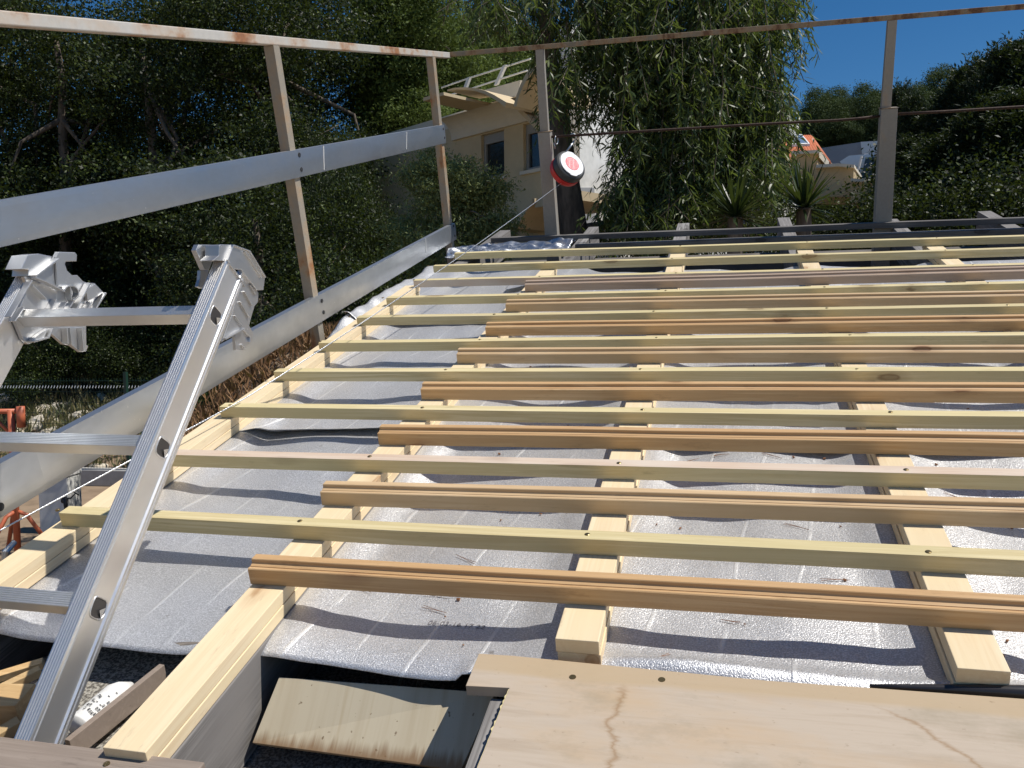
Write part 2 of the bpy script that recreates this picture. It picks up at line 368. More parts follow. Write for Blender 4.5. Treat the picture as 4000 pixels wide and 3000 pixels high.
def slantmat():
    mt, t, bs = newmat('stained_cream_board')
    n = noise(t, coords(t, (30, 1.2, 1.2), False), 1, 4, .6)
    c = ramp(t, n, [(.45, (.54, .47, .34)), (.65, (.49, .415, .29)), (.8, (.42, .33, .21))]).outputs[0]
    sp = ramp(t, noise(t, coords(t, (90, 90, 90), False), 1, 2, .5), [(.70, (0, 0, 0)), (.75, (.8, .8, .8))]).outputs[0]
    c = mixc(t, sp, c, (.14, .085, .04))
    tc = nd(t, 'ShaderNodeTexCoord'); sp_ = nd(t, 'ShaderNodeSeparateXYZ'); t.links.new(tc.outputs['Object'], sp_.inputs[0])
    st_ = noise(t, coords(t, (75, 3, 3), False), 1, 4, .6)
    low = math_(t, 'SUBTRACT', math_(t, 'MULTIPLY', st_, .045), math_(t, 'SUBTRACT', sp_.outputs[1], .0))
    c = mixc(t, ramp(t, low, [(.005, (0, 0, 0)), (.022, (.8, .8, .8))]).outputs[0], c, (.20, .10, .035))
    st2 = ramp(t, noise(t, coords(t, (55, 2, 2), False), 1, 3, .6), [(.58, (0, 0, 0)), (.74, (.35, .35, .35))]).outputs[0]
    c = mixc(t, st2, c, (.36, .25, .12))
    t.links.new(c, bs.inputs['Base Color']); bs.inputs['Roughness'].default_value = .8; return mt
M['plank_slant'] = slantmat()

rng = np.random.default_rng(7); random.seed(7)
#@@ROOF
# ================================================================== THE ROOF (roof frame)
XR = [-1.245, -0.625, 0.0, 0.62, 1.209, 1.81, 2.42]        # rafter centres
WR = 0.074
def wav(a, b, n, amp, ax_pts):
    return None
def timber(mb, prof, x0, x1, yl, yr, seg=28, jit=.0021, seed=0):
    """extrude a y-z profile along x from x0 to x1 with the slight bow and waver of real timber"""
    n = len(prof); b = len(mb.v)
    for i in range(seg + 1):
        u = i / seg; x = x0 + (x1 - x0) * u
        y = yl + (yr - yl) * (x + 1.24) / 2.84
        dy = mnoise.noise((x * 1.1, seed * 3.1, 0)) * jit * 2.2; dz = mnoise.noise((x * 1.3, seed * 5.7, 4)) * jit
        for (py, pz) in prof: mb.v.append((x, y + py + dy, pz + dz))
    for i in range(seg):
        for k in range(n):
            k2 = (k + 1) % n; mb.f.append((b + i * n + k2, b + (i + 1) * n + k2, b + (i + 1) * n + k, b + i * n + k))
    mb.f.append(tuple(b + k for k in range(n))[::-1]); mb.f.append(tuple(b + seg * n + k for k in range(n)))
    return mb
HB, WB = .0352, .0361
YEL = [(.635, .624), (.967, .976), (1.311, 1.312), (1.644, 1.654), (1.972, 2.003), (2.329, 2.340), (2.648, 2.672), (2.997, 2.986), (3.321, 3.310), (3.655, 3.595)]
XL = [-1.255, -1.262, -1.248, -1.242, -1.233, -1.231, -1.225, -1.22, -1.225, -1.213]
ylab = ['pale yellow batten nearest the plywood sheet, passing behind the ladder stile',
        'batten with a pinkish weathered top, second yellowish one up from the plywood',
        'third pale yellow batten up from the plywood, starting just right of the ladder stile',
        'fourth pale yellow batten up from the plywood, with a knot near its left end',
        'fifth pale yellow batten up from the plywood, level with the ladder top rung',
        'sixth pale yellow batten up from the plywood, crossing the lowest part of the leaning post',
        'seventh pale yellow batten up from the plywood, just below the last brown batten',
        'eighth yellow batten up from the plywood, greyish in front, above the last brown one',
        'second yellow batten from the top of the roof, over the ragged end of the foil',
        'topmost pale yellow batten, just below the two grey weathered battens']
sc_mb = None
for i, (yl, yr) in enumerate(YEL):
    loc = (XL[i], yl, 0)
    t = thing('yellow_batten', ylab[i], 'batten', 'new yellow battens screwed across the rafters', loc, RX)
    prof = [(0, .0006), (WB, .0006), (WB, HB), (0, HB)]
    bo = timber(MB(), prof, XL[i], 3.1, yl, yr, seed=i).build('batten_bar', M['yellow'], t, bevel=.0012)
    if i in (1, 7):
        bo.data.materials.append(M['pinkish'])
        for f_ in bo.data.polygons:
            if (i == 1 and f_.normal.z > .7) or (i == 7 and f_.normal.y < -.7): f_.material_index = 1
    for k, xr in enumerate(XR):
        if xr > 2.0: continue
        x = xr + (.012 * ((i * 7 + k * 5) % 5 - 2)); y = yl + (yr - yl) * (x + 1.24) / 2.84 + WB * (.42 + .05 * ((i + k) % 3))
        mb = MB(); mb.tube([(x, y, HB - .002), (x, y, HB + .0006), (x, y, HB + .0016)], [.0052, .0056, .0040], 12)
        mb.build('screw', M['screw'], t)
BRN = [(.452, .468), (.778, .823), (1.135, 1.147), (1.478, 1.492), (1.832, 1.822), (2.158, 2.157), (2.516, 2.481), (2.845, 2.878)]
XB = [-.664, -.667, -.664, -.660, -.650, -.636, -.642, -.637]
blab = ['orange-brown grooved batten nearest the plywood sheet, with a split knot on its lip',
        'second brown grooved batten up from the plywood, with two big round knots',
        'third brown grooved batten up from the plywood, its left end on the second rafter',
        'fourth brown grooved batten up from the plywood, with swirling grain at its left end',
        'fifth brown grooved batten up from the plywood, a narrow strip between two yellow ones',
        'sixth brown grooved batten up from the plywood, pale lip over a knotty face',
        'seventh brown grooved batten up from the plywood, second from the top of the brown ones',
        'topmost brown grooved batten, greyish top, starting below the foil bump']
for i, (yl, yr) in enumerate(BRN):
    t = thing('grooved_batten', blab[i], 'batten', 'brown grooved battens lying between the yellow ones', (XB[i], yl, 0), RX)
    prof = [(0, .0008), (.0375, .0008), (.0375, .046), (.0200, .046), (.0188, .0445), (.0182, .0395), (.0165, .0370), (.0105, .0348), (.0098, .0325), (.0088, .0325), (.0080, .0348), (.0018, .0352), (0, .0335)]
    timber(MB(), prof, XB[i], 3.1, yl, yr, seed=20 + i, seg=30).build('batten_bar', M['brown_grey'] if i == 7 else (M['brown_light'] if i in (1, 4, 6) else M['brown']), t)

# new rafters: two boards one on the other
rlab = ['pale new rafter along the left edge of the roof, beside the lower aluminium plank',
        'long pale new rafter running down past the hole to the grey board at left',
        'pale new rafter with growth rings on its sawn end, third from the left',
        'pale new rafter fourth from the left, its sawn end by the right of the plywood',
        'pale new rafter fifth from the left, showing between the top yellow battens at right',
        'pale new rafter at the far right edge of the roof, mostly under battens', '']
RY0 = [-.25, .012, .357, .360, .36, .36, .36]
RY1 = [3.05, 3.38, 3.69, 3.69, 3.69, 3.69, 3.69]
for k, xr in enumerate(XR[:6]):
    t = thing('new_rafter', rlab[k], 'rafter', 'new pale rafters running up the roof', (xr, RY0[k], 0), RX)
    MB().box((xr - WR / 2, RY0[k], -.0265), (xr + WR / 2, RY1[k], 0)).build('top_board', M['pale'], t, bevel=.0015)
    dx = .0012 if k < 2 else (.002 if k == 2 else -.003)
    MB().box((xr - WR / 2 + dx, RY0[k] + .001, -.0505), (xr + WR / 2 + dx, RY1[k] - .02, -.0272)).build('lower_board', M['pale'], t, bevel=.0015)
OX = [-1.245, -.622, -.030, .60, 1.209, 1.76, 2.42]
olab = ['grey weathered old rafter under the left roof edge', 'grey weathered old rafter whose side shows under the long pale rafter beside the hole',
        'grey old rafter whose stub shows third from the left behind the top battens', 'grey old rafter whose stub shows between the yuccas behind the top battens',
        'grey old rafter whose stub shows right of the right guardrail post', 'grey old rafter whose stub shows at the top right corner of the roof', '']
for k, xr in enumerate(OX[:6]):
    ye = [4.95, 4.89, 4.94, 5.0, 4.78, 4.93][k]
    MBo = MB().box((xr - .037, -.02, -.215), (xr + .037, ye, -.060))
    if k == 1: MBo = MB().box((xr - .03, .0, -.215), (xr + .037, ye, -.0515))
    tag(MBo.build('old_rafter', M['grey'], None, (xr, 0, -.2), RX, bevel=.002), olab[k], 'rafter', 'old grey rafters under the new roof')
for j, (y, xa, xb, lab) in enumerate([(4.16, -.62, 3.0, 'lower of the two grey weathered battens at the top of the roof'), (4.50, -1.22, 3.0, 'upper grey weathered batten at the very top, passing behind both guardrail posts')]):
    y = (4.13, 4.46)[j]
    tag(timber(MB(), [(0, -.0592), (.035, -.0592), (.035, -.028), (0, -.028)], xa, xb, y, y - .0, seed=50 + j, jit=.003).build('old_batten', M['grey_x'], None, (xa, y, -.05), RX), lab, 'batten', 'old grey battens at the top of the roof')

tag(MB().box((-.128, -.5, -.21), (-.103, .258, -.052)).build('trimmer_board', M['grey'], None, (-.11, 0, -.1), RX, bevel=.001), 'grey board on edge under the sawn left side of the plywood', 'board')
# foil membrane sheets
def sm(a, b, x):
    u = min(1, max(0, (x - a) / (b - a))); return u * u * (3 - 2 * u)
def foil_z(x, y):
    d = min(abs(x - q) for q in XR); wgt = sm(.045, .14, d) * (.45 + .55 * sm(.33, .55, y))
    z = -.053
    z -= wgt * .014
    z += wgt * (.020 * mnoise.noise((x * 2.1 + 3, y * 2.6, 1.3)) + .011 * mnoise.noise((x * 5 + 9, y * 4.2, 2.3)) + .008 * math.sin(x * 9 + 2.2 * y) * math.sin(y * 7.4 + x * 1.5))
    z += wgt * .0022 * mnoise.noise((x * 16, y * 5, 7.7))
    if x < -1.285:
        q_ = sm(-1.285, -1.35, x) if False else min(1, (-1.285 - x) / .06)
        z += (.038 + .03 * mnoise.noise((x * 4, y * 3.4, 5)) + .018 * mnoise.noise((x * 9, y * 8, 2))) * q_
    return z
def foil_sheet(y0, y1, x0f, x1f, lift, nx, ny, label, mat='foil', dz=0, front=None):
    mb = MB()
    def fn(u, v):
        y = y0(u) + (y1(u) - y0(u)) * v if callable(y0) else y0 + (y1 - y0) * v
        x = x0f(y) + (x1f(y) - x0f(y)) * u
        z = foil_z(x, y) + dz
        e = max(0, 1 - (v * (y1(u) - y0(u) if callable(y0) else y1 - y0)) / .07)
        d = min(abs(x - q) for q in XR); wgt = sm(.04, .12, d)
        z += lift * e * e * wgt * (1 + .8 * mnoise.noise((x * 3, y0(u) if callable(y0) else y0, 3)))
        if front: x, y, z = front(x, y, z, e)
        return (x, y, z)
    mb.grid(fn, nx, ny)
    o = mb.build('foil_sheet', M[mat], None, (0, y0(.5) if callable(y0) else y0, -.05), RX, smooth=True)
    sd = o.modifiers.new('thick', 'SOLIDIFY'); sd.thickness = .0012; sd.offset = -1
    return tag(o, label, 'foil sheet', 'silver foil membrane sheets under the rafters')
def leftx(y): return -1.29 - .075 * sm(1.75, 2.5, y) + .012 * mnoise.noise((y * 4, 1, 1)) * sm(1.7, 2.2, y)
def drape(x, y, z, e):
    # the lowest edge hangs over, and rolls up behind the plywood at right
    if x > -.2:
        k = sm(-.12, .2, x); z += .016 * k * math.exp(-((y - .375) / .018) ** 2) * (1 + .5 * mnoise.noise((x * 3, 0, 0))); z -= .012 * k * math.exp(-((y - .335) / .012) ** 2)
    else:
        z -= .012 * e * e
    return x, y, z
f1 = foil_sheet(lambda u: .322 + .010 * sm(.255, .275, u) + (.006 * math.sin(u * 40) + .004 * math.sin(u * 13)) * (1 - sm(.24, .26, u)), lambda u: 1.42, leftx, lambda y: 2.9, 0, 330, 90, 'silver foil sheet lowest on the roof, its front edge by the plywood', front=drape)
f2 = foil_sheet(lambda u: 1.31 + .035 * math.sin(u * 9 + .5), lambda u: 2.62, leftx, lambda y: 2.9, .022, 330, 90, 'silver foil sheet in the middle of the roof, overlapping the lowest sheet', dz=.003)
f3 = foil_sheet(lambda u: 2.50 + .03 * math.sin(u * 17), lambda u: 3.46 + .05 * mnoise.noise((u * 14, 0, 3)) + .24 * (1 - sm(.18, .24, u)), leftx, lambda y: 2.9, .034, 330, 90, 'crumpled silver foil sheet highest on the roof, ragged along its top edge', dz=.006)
def crumple(u, v):
    x = -1.36 + .74 * u; y = 3.92 + .26 * v - .06 * u * (1 - v) + .03 * mnoise.noise((u * 6, v * 3, 0))
    z = -.035 + .03 * mnoise.noise((u * 5, v * 5, 2)) + .018 * mnoise.noise((u * 13, v * 11, 4)) + .02 * math.sin(v * 3) + .02 * u
    return (x, y, z)
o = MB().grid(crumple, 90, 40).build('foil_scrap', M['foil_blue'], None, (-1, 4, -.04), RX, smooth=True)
o.modifiers.new('t', 'SOLIDIFY').thickness = .001
tag(o, 'crumpled shiny foil reflecting blue sky at the top left corner of the roof', 'foil scrap')
def bumpf(u, v):
    x = -.80 + .33 * u; y = 3.12 + .14 * v; a = math.sin(u * math.pi) ; z = -.045 + a * .055 * (u ** .8) * (1 - .5 * v) + .006 * mnoise.noise((u * 8, v * 8, 1))
    return (x, y, z)
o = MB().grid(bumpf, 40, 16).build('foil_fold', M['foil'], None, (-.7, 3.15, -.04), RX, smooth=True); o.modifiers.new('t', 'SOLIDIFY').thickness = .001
tag(o, 'loose folded flap of silver foil standing up beyond the topmost brown batten', 'foil flap')
mb = MB(); mb.grid(lambda u, v: (-.69 + .12 * u, 3.085 + .03 * v + .012 * mnoise.noise((u * 9, v * 5, 0)), -.04 + .04 * math.sin(math.pi * v) * (1 - .6 * abs(u - .5)) + .008 * mnoise.noise((u * 11, v * 7, 5))), 24, 10)
tag(mb.build('foam_scrap', M['foam'], None, (-.63, 3.1, -.04), RX, smooth=True), 'small torn scrap of white foam beside the foil flap', 'foam scrap')

# printed date on the foil
fc = bpy.data.curves.new('printed_date', 'FONT'); fc.body = '06-03-16 17 22'; fc.size = .019; fc.extrude = .0
fo = bpy.data.objects.new('printed_date', fc); C.objects.link(fo); dg = bpy.context.evaluated_depsgraph_get()
me = bpy.data.meshes.new_from_object(fo.evaluated_get(dg)); bpy.data.objects.remove(fo)
p0 = Pr(1665, 2418, z=-.062); p1 = Pr(1990, 2462, z=-.062)
ang = math.atan2(p1[1] - p0[1], p1[0] - p0[0])
me.transform(Matrix.Rotation(ang, 4, 'Z'))
for vv in me.vertices:
    X = p0[0] + vv.co.x; Y_ = p0[1] + vv.co.y; vv.co = (X - f1['origin'][0], Y_ - f1['origin'][1], foil_z(X, Y_) + .0015 - f1['origin'][2])
inkm = simple('faded_ink', (.16, .15, .16), .7); me.materials.clear(); me.materials.append(inkm)
po = bpy.data.objects.new('printed_date', me); C.objects.link(po); po.parent = f1

# debris on the foil
mb = MB()
for _ in range(150):
    x = rng.uniform(-.55, 1.5); y = rng.uniform(.36, 2.0); d = min(abs(x - q) for q in XR)
    if d < .05: continue
    z = foil_z(x, y) + .004; a = rng.uniform(0, 6.3); s_ = rng.uniform(.0012, .0035)
    mb.tube([(x - s_ * math.cos(a), y - s_ * math.sin(a), z - .001), (x + s_ * math.cos(a), y + s_ * math.sin(a), z)], s_ * .8, 5)
for _ in range(34):
    x = rng.uniform(-.5, 1.1); y = rng.uniform(.36, 1.4); d = min(abs(x - q) for q in XR)
    if d < .09: continue
    a = rng.uniform(-.6, .6) + (3.14 if rng.random() < .5 else 0); L = rng.uniform(.03, .06)
    for da in (0, .12):
        pts = [(x + L * q * math.cos(a + da * q), y + L * q * math.sin(a + da * q), foil_z(x + L * q * math.cos(a), y + L * q * math.sin(a)) + .004) for q in (0, .33, .66, 1)]
        mb.tube(pts, .0006, 4)
tag(mb.build('pine_needles', M['needle'], None, (0, .4, -.05), RX), 'dry pine needles and specks of dirt scattered on the foil', 'debris', kind='stuff')

# plywood sheet with its notch
pl = [(-.169, .340), (-.168, .256), (-.096, .2605), (-.102, .086), (-.112, -.35), (-.12, -.75), (2.9, -.75), (2.9, .345), (1.4, .337), (.671, .339), (.502, .336), (.307, .332), (.037, .338), (-.11, .342)]
mb = MB().prism([(x, y, -.049) for x, y in pl], (0, 0, .019))
plo = mb.build('plywood_sheet', M['ply'], None, (0, 0, -.03), RX, bevel=.0008)
tag(plo, 'stained plywood sheet with a notched corner along the bottom of the roof', 'plywood')
for (px, py) in [(2237, 2645), (2585, 2655)]:
    p = Pr(px, py, z=-.03); MB().tube([(p[0], p[1], -.031), (p[0], p[1], -.0293)], .0058, 12).build('screw', M['screw'], plo)
# splinters of the sawn edge: one ragged strip
out_ = []
for k in range(61):
    u = k / 60; y = .258 - u * .36; xe = np.interp(y, [-.35, .086, .2605], [-.112, -.102, -.096])
    out_.append((xe - (.0005 if k % 2 == 0 else rng.uniform(.0008, .004) * (1 if rng.random() < .35 else .25)), y + (rng.uniform(-.004, .004) if k % 2 else 0), -.0315))
back_ = [(np.interp(p_[1], [-.35, .086, .2605], [-.112, -.102, -.096]) + .0035, p_[1], -.0315) for p_ in (out_[-1], out_[0])]
mb = MB(); b_ = []
for k in range(60):
    xa_ = np.interp(out_[k][1], [-.35, .086, .2605], [-.112, -.102, -.096]) + .003; xb_ = np.interp(out_[k + 1][1], [-.35, .086, .2605], [-.112, -.102, -.096]) + .003
    if k == 0: mb.v += [out_[0], (xa_, out_[0][1], -.0315)]
    mb.v += [out_[k + 1], (xb_, out_[k + 1][1], -.0315)]; mb.f.append((2 * k, 2 * k + 1, 2 * k + 3, 2 * k + 2))
mb.build('splinter_edge', M['yellow'], plo).modifiers.new('t', 'SOLIDIFY').thickness = .0012
# black plastic roll behind the plywood
mb = MB(); rp = [(.46 + .26 * u * 5, .352 + .004 * math.sin(u * 9), -.040 + .008 * min(1, u * 6)) for u in np.linspace(0, 1, 30)]
mb.tube(rp, [.003 + .010 * min(1, u * 5) for u in np.linspace(0, 1, 30)], 10)
tag(mb.build('plastic_roll', M['black_film'], None, rp[0], RX, smooth=True), 'rolled black plastic film along the back edge of the plywood at right', 'plastic film')

# hole below: sloping stained board, loft floor
q = [Pr(1090, 2645, z=-.102), Pr(1935, 2707, z=-.102), Pr(1800, 3010, z=-.174), Pr(985, 2902, z=-.174)]
qn = np.cross(q[1] - q[0], q[3] - q[0]); qn /= np.linalg.norm(qn)
if qn[2] > 0: qn = -qn
tag(MB().prism(q, qn * .02).build('sloping_board', M['plank_slant'], None, q[3], RX, bevel=.001), 'cream sloping board with rusty drips, down in the hole beside the plywood', 'board')
a, b = Pr(1580, 2610, z=-.16), Pr(1555, 2690, z=-.12); mb = MB()
for dx in (0, .035): mb.tube([a + np.array([dx, 0, 0]), b + np.array([dx, 0, 0])], .003, 6)
tag(mb.build('metal_channel', M['zinc'], None, b, RX), 'thin metal channel down in the dark hole beside the plywood notch', 'metal channel')
hr = thing('house', 'house whose roof is being rebuilt, felted deck and walls below the open rafters', 'house', None, (0, 0, -.215), RX)
MB().box((-1.30, -.02, -.235), (3.1, 3.42, -.217)).build('roof_deck', M['gravel'], hr)
MB().box((-1.10, .034, -.15), (-.665, .60, -.138)).build('felt_strip', M['felt'], hr)
RXi = RX.inverted()
def w2r(p): return np.array(RXi @ Vector([float(c) for c in p]))
wmb = MB()
for (x0, x1, y0, y1) in [(-1.30, -1.12, .02, 4.7), (2.9, 3.08, .02, 4.7), (-1.12, 2.9, .02, .2), (-1.12, 2.9, 4.5, 4.7)]:
    zt = lambda y: y * math.tan(SLOPE) - .26
    wmb.hexa([w2r(c) for c in [(x0, y0, -2.2), (x1, y0, -2.2), (x1, y1, -2.2), (x0, y1, -2.2), (x0, y0, zt(y0)), (x1, y0, zt(y0)), (x1, y1, zt(y1)), (x0, y1, zt(y1))]])
wmb.build('wall', M['dark_block'], hr)

# lower-left corner under the foil edge
gb = MB().hexa([(-1.5, -.16, -.045), (-.50, -.16, -.045), (-.50, .024, -.045), (-1.5, .026, -.045), (-1.5, -.16, -.016), (-.50, -.16, -.016), (-.50, .024, -.016), (-1.5, .026, -.016)]).build('grey_board', M['grey_board'], None, (-1, 0, -.03), RX, bevel=.002)
tag(gb, 'brown-grey board across the bottom left corner below the ladder', 'board')
p = Pr(417, 2985, z=-.016); MB().tube([(p[0], p[1], -.0165), (p[0], p[1], -.0145)], .005, 10).build('screw', M['screw'], gb)
def stick(px0, py0, px1, py1, z0, z1, hw, hh, label, mat='scrap', name='scrap_stick', cat='wood scrap', group='wood offcuts under the foil edge at lower left'):
    a = Pr(px0, py0, z=z0); b = Pr(px1, py1, z=z1); d = (b - a) / np.linalg.norm(b - a); s = np.cross(d, [0, 0, 1]); s /= np.linalg.norm(s); u = np.cross(s, d)
    o = MB().obox((a + b) / 2, (b - a) / 2, s * hw, u * hh).build(name, M[mat], None, a, RX, bevel=.001)
    return tag(o, label, cat, group)
stick(-60, 2660, 170, 2590, -.105, -.10, .010, .007, 'thin wooden stick lying uppermost among the offcuts at the left edge')
stick(-60, 2725, 160, 2620, -.10, -.095, .009, .008, 'thicker pale stick just above the wooden block at the left edge')
stick(-40, 2755, 112, 2755, -.112, -.112, .03, .024, 'chunky wooden block with a sawn end at the left edge', name='wood_block')
stick(-40, 2895, 80, 2825, -.12, -.115, .012, .010, 'stick below the wooden block at the lower left')
stick(60, 2740, 190, 2650, -.125, -.12, .008, .004, 'white painted strip poking out beside the wooden block', 'white_paint')
stick(270, 2930, 640, 2630, -.10, -.11, .006, .02, 'brown edge board under the long rafter at lower left', 'grey_board', 'edge_board', 'board')
# newspaper roll
a, b = Pr(310, 2850, z=-.105), Pr(495, 2690, z=-.105)
nr = thing('newspaper_roll', 'rolled newspaper with black print lying under the ladder stile', 'newspaper', None, a, RX)
mb = MB(); d = b - a
mb.tube([a + d * u_ for u_ in np.linspace(0, .78, 22)] + [a + d * .93, b + d * .12], [.0275 + .0014 * mnoise.noise((u_ * 14, 2, 0)) for u_ in np.linspace(0, .78, 22)] + [.021, .005], 24); mb.build('paper_wrap', M['paper'], nr, smooth=True)
mb = MB(); du = d / np.linalg.norm(d); sd_ = np.cross(du, [0, 0, 1]); sd_ /= np.linalg.norm(sd_); uu = np.cross(sd_, du)
for col_ in range(13):
    for row in range(9):
        if rng.random() < .38: continue
        s0 = .02 + col_ * .011 + rng.uniform(-.0015, .0015); ph = .30 + row * .16 + .05 * math.sin(col_)
        if s0 > .74 * np.linalg.norm(d): continue
        c = a + du * s0; e = uu * math.sin(ph) + sd_ * math.cos(ph); tt = -uu * math.cos(ph) * -1 + sd_ * -math.sin(ph)
        rr = .0292
        for (o1, o2, l1, l2) in [(-.002, 0, .0005, .0020), (.0014, 0, .0005, .0018), (0, .0012, .0019, .0005)][:rng.integers(1, 4)]:
            mb.obox(c + e * rr + du * o1 + tt * o2, du * l1, tt * l2, e * .0004)
mb.build('print_marks', M['black_mark'], nr)
# wrinkled dark film hanging below the foil edge
def film(u, v):
    x = -1.0 + .33 * u; y = .335 + .10 * (1 - v) + .012 * mnoise.noise((u * 3, v * 9, 0)); z = -.132 + .062 * v + .016 * mnoise.noise((u * 2, v * 14, 3)); return (x, y, z)
o = MB().grid(film, 40, 40).build('plastic_film', M['film'], None, (-.8, .4, -.1), RX, smooth=True); tag(o, 'wrinkled dark plastic film hanging under the front edge of the foil at left', 'plastic film')
#@@RAIL
# ================================================================== GUARDRAILS (roof frame)
XG = -1.385
gl = thing('left_guardrail', 'rusty beige steel guardrail with leaning posts along the left roof edge', 'guardrail', None, (XG, 2.2, -.06), RX)
gl.name = 'steel_guardrail'
def zt_(y): return 1.1395 - .0115 * (y - .986)
mb = MB(); ya, yb = -.75, 4.515
mb.hexa([(XG - .04, ya, zt_(ya) - .032), (XG, ya, zt_(ya) - .032), (XG, yb, zt_(yb) - .032), (XG - .04, yb, zt_(yb) - .032), (XG - .04, ya, zt_(ya)), (XG, ya, zt_(ya)), (XG, yb, zt_(yb)), (XG - .04, yb, zt_(yb))])
mb.build('top_rail', M['paint_rust'], gl, bevel=.003)
for (y0, y1, zb) in [(2.286, 2.333, -.28), (4.165, 4.215, -.28), (.40, .447, -.35)]:
    MB().box((XG - .043, y0, zb), (XG - .0015, y1, zt_(y0) - .0325)).build('post', M['paint_post'], gl, bevel=.002)
def plank(name, label, yn, yf, zn, zf, h0, h1, x, group):
    """flat aluminium plank with folded lips; z linear from yn to yf"""
    n = 44; o_t = thing(name, label, 'plank', group, (x, yn, zn - h0), RX); mb = MB()
    prof = [(0, 0), (.002, 0), (.002, -1), (0, -1)]
    # face with a slight bulge and turned lips top and bottom
    pr = [(-.022, 0.0, 0), (-.003, 0.0, 0), (0, -.003, 0), (.0035, -.5, 1), (0, -1, .003), (-.003, -1, 0), (-.022, -1, 0)]
    b0 = len(mb.v); m_ = 9
    sect = []
    for i in range(m_):
        u = i / (m_ - 1); sect.append((.0016 * math.sin(math.pi * u), -u))
    sect = [(-.024, 0.0)] + sect + [(-.024, -1.0)]
    ns = len(sect)
    for i in range(n + 1):
        u = i / n; y = yn + (yf - yn) * u; zt = zn + (zf - zn) * u; h = h0 + (h1 - h0) * u
        for (dx, dz) in sect: mb.v.append((x + dx + .0015 * mnoise.noise((y * 2, dz * 2, zn)), y, zt + dz * h))
    for i in range(n):
        for k in range(ns - 1): mb.f.append((b0 + i * ns + k, b0 + (i + 1) * ns + k, b0 + (i + 1) * ns + k + 1, b0 + i * ns + k + 1))
    f = mb.build('plank_face', M['alu_plank'], o_t); sd = f.modifiers.new('t', 'SOLIDIFY'); sd.thickness = .002; sd.offset = -1
    return o_t
GP = 'aluminium planks on the left guardrail'
def holes(root, pts, x):
    for (px, py, r) in pts:
        p = Pr(px, py, x=x); MB().tube([(x - .0012, p[1], p[2]), (x + .0012, p[1], p[2])], r, 14).build('bolt_hole', M['rubber'], root)
def scratch(root, a, b, x):
    p, q_ = Pr(*a, x=x), Pr(*b, x=x); MB().obox((p + q_) / 2, (q_ - p) / 2, np.array([0, .0022, 0]), np.array([.0006, 0, 0])).build('scratch_mark', M['white_paint'], root)
up = plank('aluminium_plank', 'upper aluminium plank of the left guardrail, above the ladder', -.75, 4.221, .739, .693, .0965, .102, XG + .006, GP)
holes(up, [(1170, 605, .009), (1178, 662, .009), (1732, 503, .007), (1737, 538, .007)], XG + .0105)
scratch(up, (1264, 570), (1266, 663), XG + .0105); scratch(up, (1589, 515), (1588, 583), XG + .0105)
lo = plank('aluminium_plank', 'lower aluminium plank of the left guardrail, running down behind the ladder', .50, 4.239, .154, .111, .113, .098, XG + .006, GP)
holes(lo, [(1258, 1175, .0085), (1265, 1220, .0085), (1772, 883, .007), (1777, 921, .007)], XG + .0105)
scratch(lo, (1663, 931), (1665, 989), XG + .0105)
lo2 = plank('aluminium_plank', 'dirty lower aluminium plank lapped over the other one at the far left edge', -.75, .735, .172, .157, .116, .114, XG + .013, GP)
holes(lo2, [(2, 1980, .010)], XG + .0175)

YF = 4.5
gf = thing('steel_guardrail', 'brown steel guardrail with two posts along the top of the roof', 'guardrail', None, (0, YF, -.06), RX)
mb = MB(); xa, xb = -1.386, 3.2
def zf_(x): return 1.1005 - .0086 * (x + 1.375)
mb.hexa([(xa, YF, zf_(xa) - .027), (xb, YF, zf_(xb) - .027), (xb, YF + .035, zf_(xb) - .027), (xa, YF + .035, zf_(xa) - .027), (xa, YF, zf_(xa)), (xb, YF, zf_(xb)), (xb, YF + .035, zf_(xb)), (xa, YF + .035, zf_(xa))])
mb.build('top_rail', M['rail_far'], gf, bevel=.003)
for (x0, x1, xs0, xs1) in [(-.858, -.810, -.874, -.799), (1.082, 1.129, 1.073, 1.158)]:
    zz = zf_(x0) - .0275
    MB().hexa([(x0 - .006, YF + .012, .60), (x1 - .002, YF + .012, .60), (x1 - .002, YF + .055, .60), (x0 - .006, YF + .055, .60), (x0, YF + .002, zz), (x1, YF + .002, zz), (x1, YF + .045, zz), (x0, YF + .045, zz)]).build('post', M['grey_post'], gf, bevel=.002)
    pb = MB().hexa([(xs0 + .004, YF - .012, -.30), (xs1 + .012, YF - .012, -.30), (xs1 + .012, YF + .066, -.30), (xs0 + .004, YF + .066, -.30), (xs0, YF - .012, .598), (xs1, YF - .012, .598), (xs1, YF + .066, .598), (xs0, YF + .066, .598)]).build('post_sleeve', M['grey_post'], gf, bevel=.003)
    MB().box((xs0 - .003, YF - .015, .5985), (xs1 + .004, YF + .069, .602)).build('weld_collar', M['rail_far'], gf, bevel=.001)
pts = [(-.798, YF + .03, .566), (-.2, YF + .03, .563), (.472, YF + .03, .558), (.85, YF + .03, .552), (.953, YF + .03, .553), (1.073, YF + .03, .559)]
mb = MB().tube(pts, .0075, 8); mb.tube([(1.158, YF + .03, .564), (1.4, YF + .03, .560), (1.79, YF + .03, .558), (3.2, YF + .03, .556)], .0078, 8)
mb.build('mid_rod', M['rust'], gf, smooth=True)

